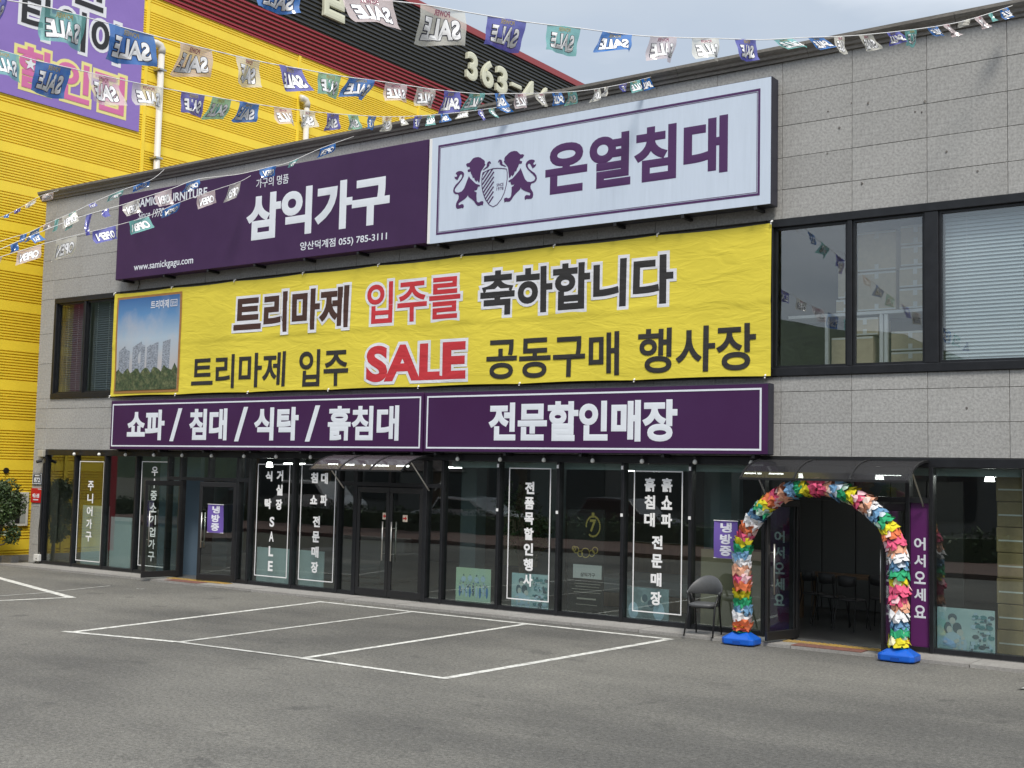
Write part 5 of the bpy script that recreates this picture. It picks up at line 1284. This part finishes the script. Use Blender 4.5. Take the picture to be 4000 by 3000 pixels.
# cartons standing at the right end of the shop window
for k in range(7):
    z = .055 + k * .34
    c = empty('carton', (21.9, .7, z)); tag(c, ['lowest', 'second', 'third', 'fourth', 'fifth', 'sixth', 'topmost'][k] + ' brown carton of the stack at the right end of the shop window' if k else 'lowest brown carton of the stack at the right end of the shop window', 'box', 'cartons stacked in the right shop window')
    bevel(MB().box(21.42 + .01 * (k % 2), 22.2, .45, 1.0, z + .003, z + .335).build('case', mat('carton_tan', (0.34, 0.25, 0.13), .8, fine=(12, .1)), c), .008, 1)
    MB().box(21.45, 22.17, .446, .4485, z + .15, z + .17).build('tape', M_tape, c)
# litter
for (x, y, a, lab) in ((6.55, -1.9, .5, 'grey scrap of paper lying on the asphalt by the left doors'), (22.3, -1.9, 1.2, 'dry leaf lying on the asphalt at the right')):
    mb = MB(); c_, s_ = math.cos(a), math.sin(a)
    mb.add([(x + (c_ * u - s_ * v) * .16, y + (s_ * u + c_ * v) * .16, .006 + .02 * abs(math.sin(u * 3 + v))) for u in (-.5, -.15, .2, .5) for v in (-.15, .05, .17)], [(i * 3 + j, i * 3 + 3 + j, i * 3 + 4 + j, i * 3 + 1 + j) for i in range(3) for j in range(2)])
    tag(mb.build('litter_scrap', mat('scrap', (0.35, 0.36, 0.35), .8)), lab, 'litter')

# ------------------------------------------------------------------ street side behind the viewer (seen mirrored in the glass)
tag(MB().box(-60, 80, -19.5, -14.6, -.01, .12).build('street_pavement', mat('brick_pavement', (0.15, 0.095, 0.08), .85, vary=(.8, .6, (.12, .085, .075)), fine=(6, .2))), kind='structure')
tag(MB().box(-60, 80, -33, -19.6, -.009, .0).build('road', mat('road_asphalt', (0.07, 0.07, 0.07), .8, fine=(20, .2))), kind='structure')
hd = empty('hedge', (-6, -19.6, 0)); tag(hd, 'clipped green hedge along the street', 'hedge')
mb = MB(); rgh = random.Random(2)
leaves(mb, 9000, [((x, -19.9, .55), (1.2, .45, .5)) for x in range(-34, 22, 2)], .16, rgh); mb.build('crown', [L_dark, L_mid], hd)
MB().box(-35, 21, -20.1, -19.7, .0, .75).build('stems', L_dark, hd)
for k, (x, y, h, r_) in enumerate(((-13, -23, 8.5, 3.0), (-7.5, -24, 9.0, 3.2), (-2, -22.5, 8.0, 2.8), (-20, -25, 10, 3.6))):
    tree('street_tree', (x, y, 0), h, r_, 9000, .22, '%s leafy street tree across the road' % ('first', 'second', 'third', 'fourth')[k], 'tree', 'street trees', seed=20 + k)
def car(x, y, col, label, h_=1.45, l_=4.4):
    c = empty('parked_car', (x, y, 0)); tag(c, label, 'car')
    pr = [(-.5, .35), (-.5, .75), (-.46, .82), (-.30, .62 * h_ + .02), (-.22, h_ * .97), (-.05, h_), (.18, h_ * .97), (.30, .66 * h_), (.46, .55 * h_), (.5, .48 * h_), (.5, .35)]
    mb = MB(); n_ = len(pr)
    for s_ in (-.85, .85): mb.v += [(x + a * l_, y + s_, b) for a, b in pr]
    mb.f = [list(range(n_)), list(range(n_, 2 * n_))[::-1]] + [[i, (i + 1) % n_, (i + 1) % n_ + n_, i + n_][::-1] for i in range(n_)]; mb.mi = [0] * len(mb.f)
    bevel(mb.build('body', mat('car_' + str(col), col, .25, coat=.6), c), .06, 3)
    for s_ in (-.862, .862): MB().face([(x - .27 * l_, y + s_, .66 * h_), (x + .25 * l_, y + s_, .68 * h_), (x + .15 * l_, y + s_, .92 * h_), (x - .20 * l_, y + s_, .92 * h_)]).build('side_window', mat('car_glass', (.01, .012, .014), .08), c)
    for a in (-.31, .31):
        for s_ in (-.80, .80): MB().tube([(x + a * l_, y + s_ - .11, .32), (x + a * l_, y + s_ + .11, .32)], .32, 16).build('wheel', M_black, c)
car(-3.5, -21.2, (.55, .56, .57), 'silver car parked at the street kerb'); car(3.2, -21.3, (.03, .03, .035), 'black car parked at the street kerb', 1.6); car(-12, -21.3, (.6, .6, .58), 'white van parked at the street kerb', 1.95, 4.9)
op = empty('opposite_building', (0, -45, 0)); tag(op, 'low grey building across the street', 'building')
MB().box(-40, 30, -52, -42, 0, 7).build('wall', mat('opposite_wall', (0.16, 0.16, 0.155), .8, vary=(.3, .6, (.1, .1, .1))), op)
for k in range(14): MB().box(-38 + k * 5, -35 + k * 5, -41.99, -41.9, .6, 3.0).build('window', mat('opposite_window', (0.03, 0.035, 0.04), .2), op)
hl = MB(); NN = 90
prof_h = [(-760 + 1080 * i / NN, max(14, 20 - .26 * max(-760 + 1080 * i / NN, -230)) * .95 + 2 * math.sin(i * .7) + 1.2 * math.sin(i * 1.9)) for i in range(NN + 1)]
for (xa, ha), (xb, hb) in zip(prof_h, prof_h[1:]):
    hl.face([(xa, -170, -1), (xb, -170, -1), (xb, -300, hb), (xa, -300, ha)]); hl.face([(xa, -300, ha), (xb, -300, hb), (xb, -420, -1), (xa, -420, -1)])
tag(hl.build('hill', mat('hill_forest', (0.035, 0.055, 0.03), .9, vary=(.05, .8, (.05, .075, .035)), fine=(.4, .4))), kind='structure')
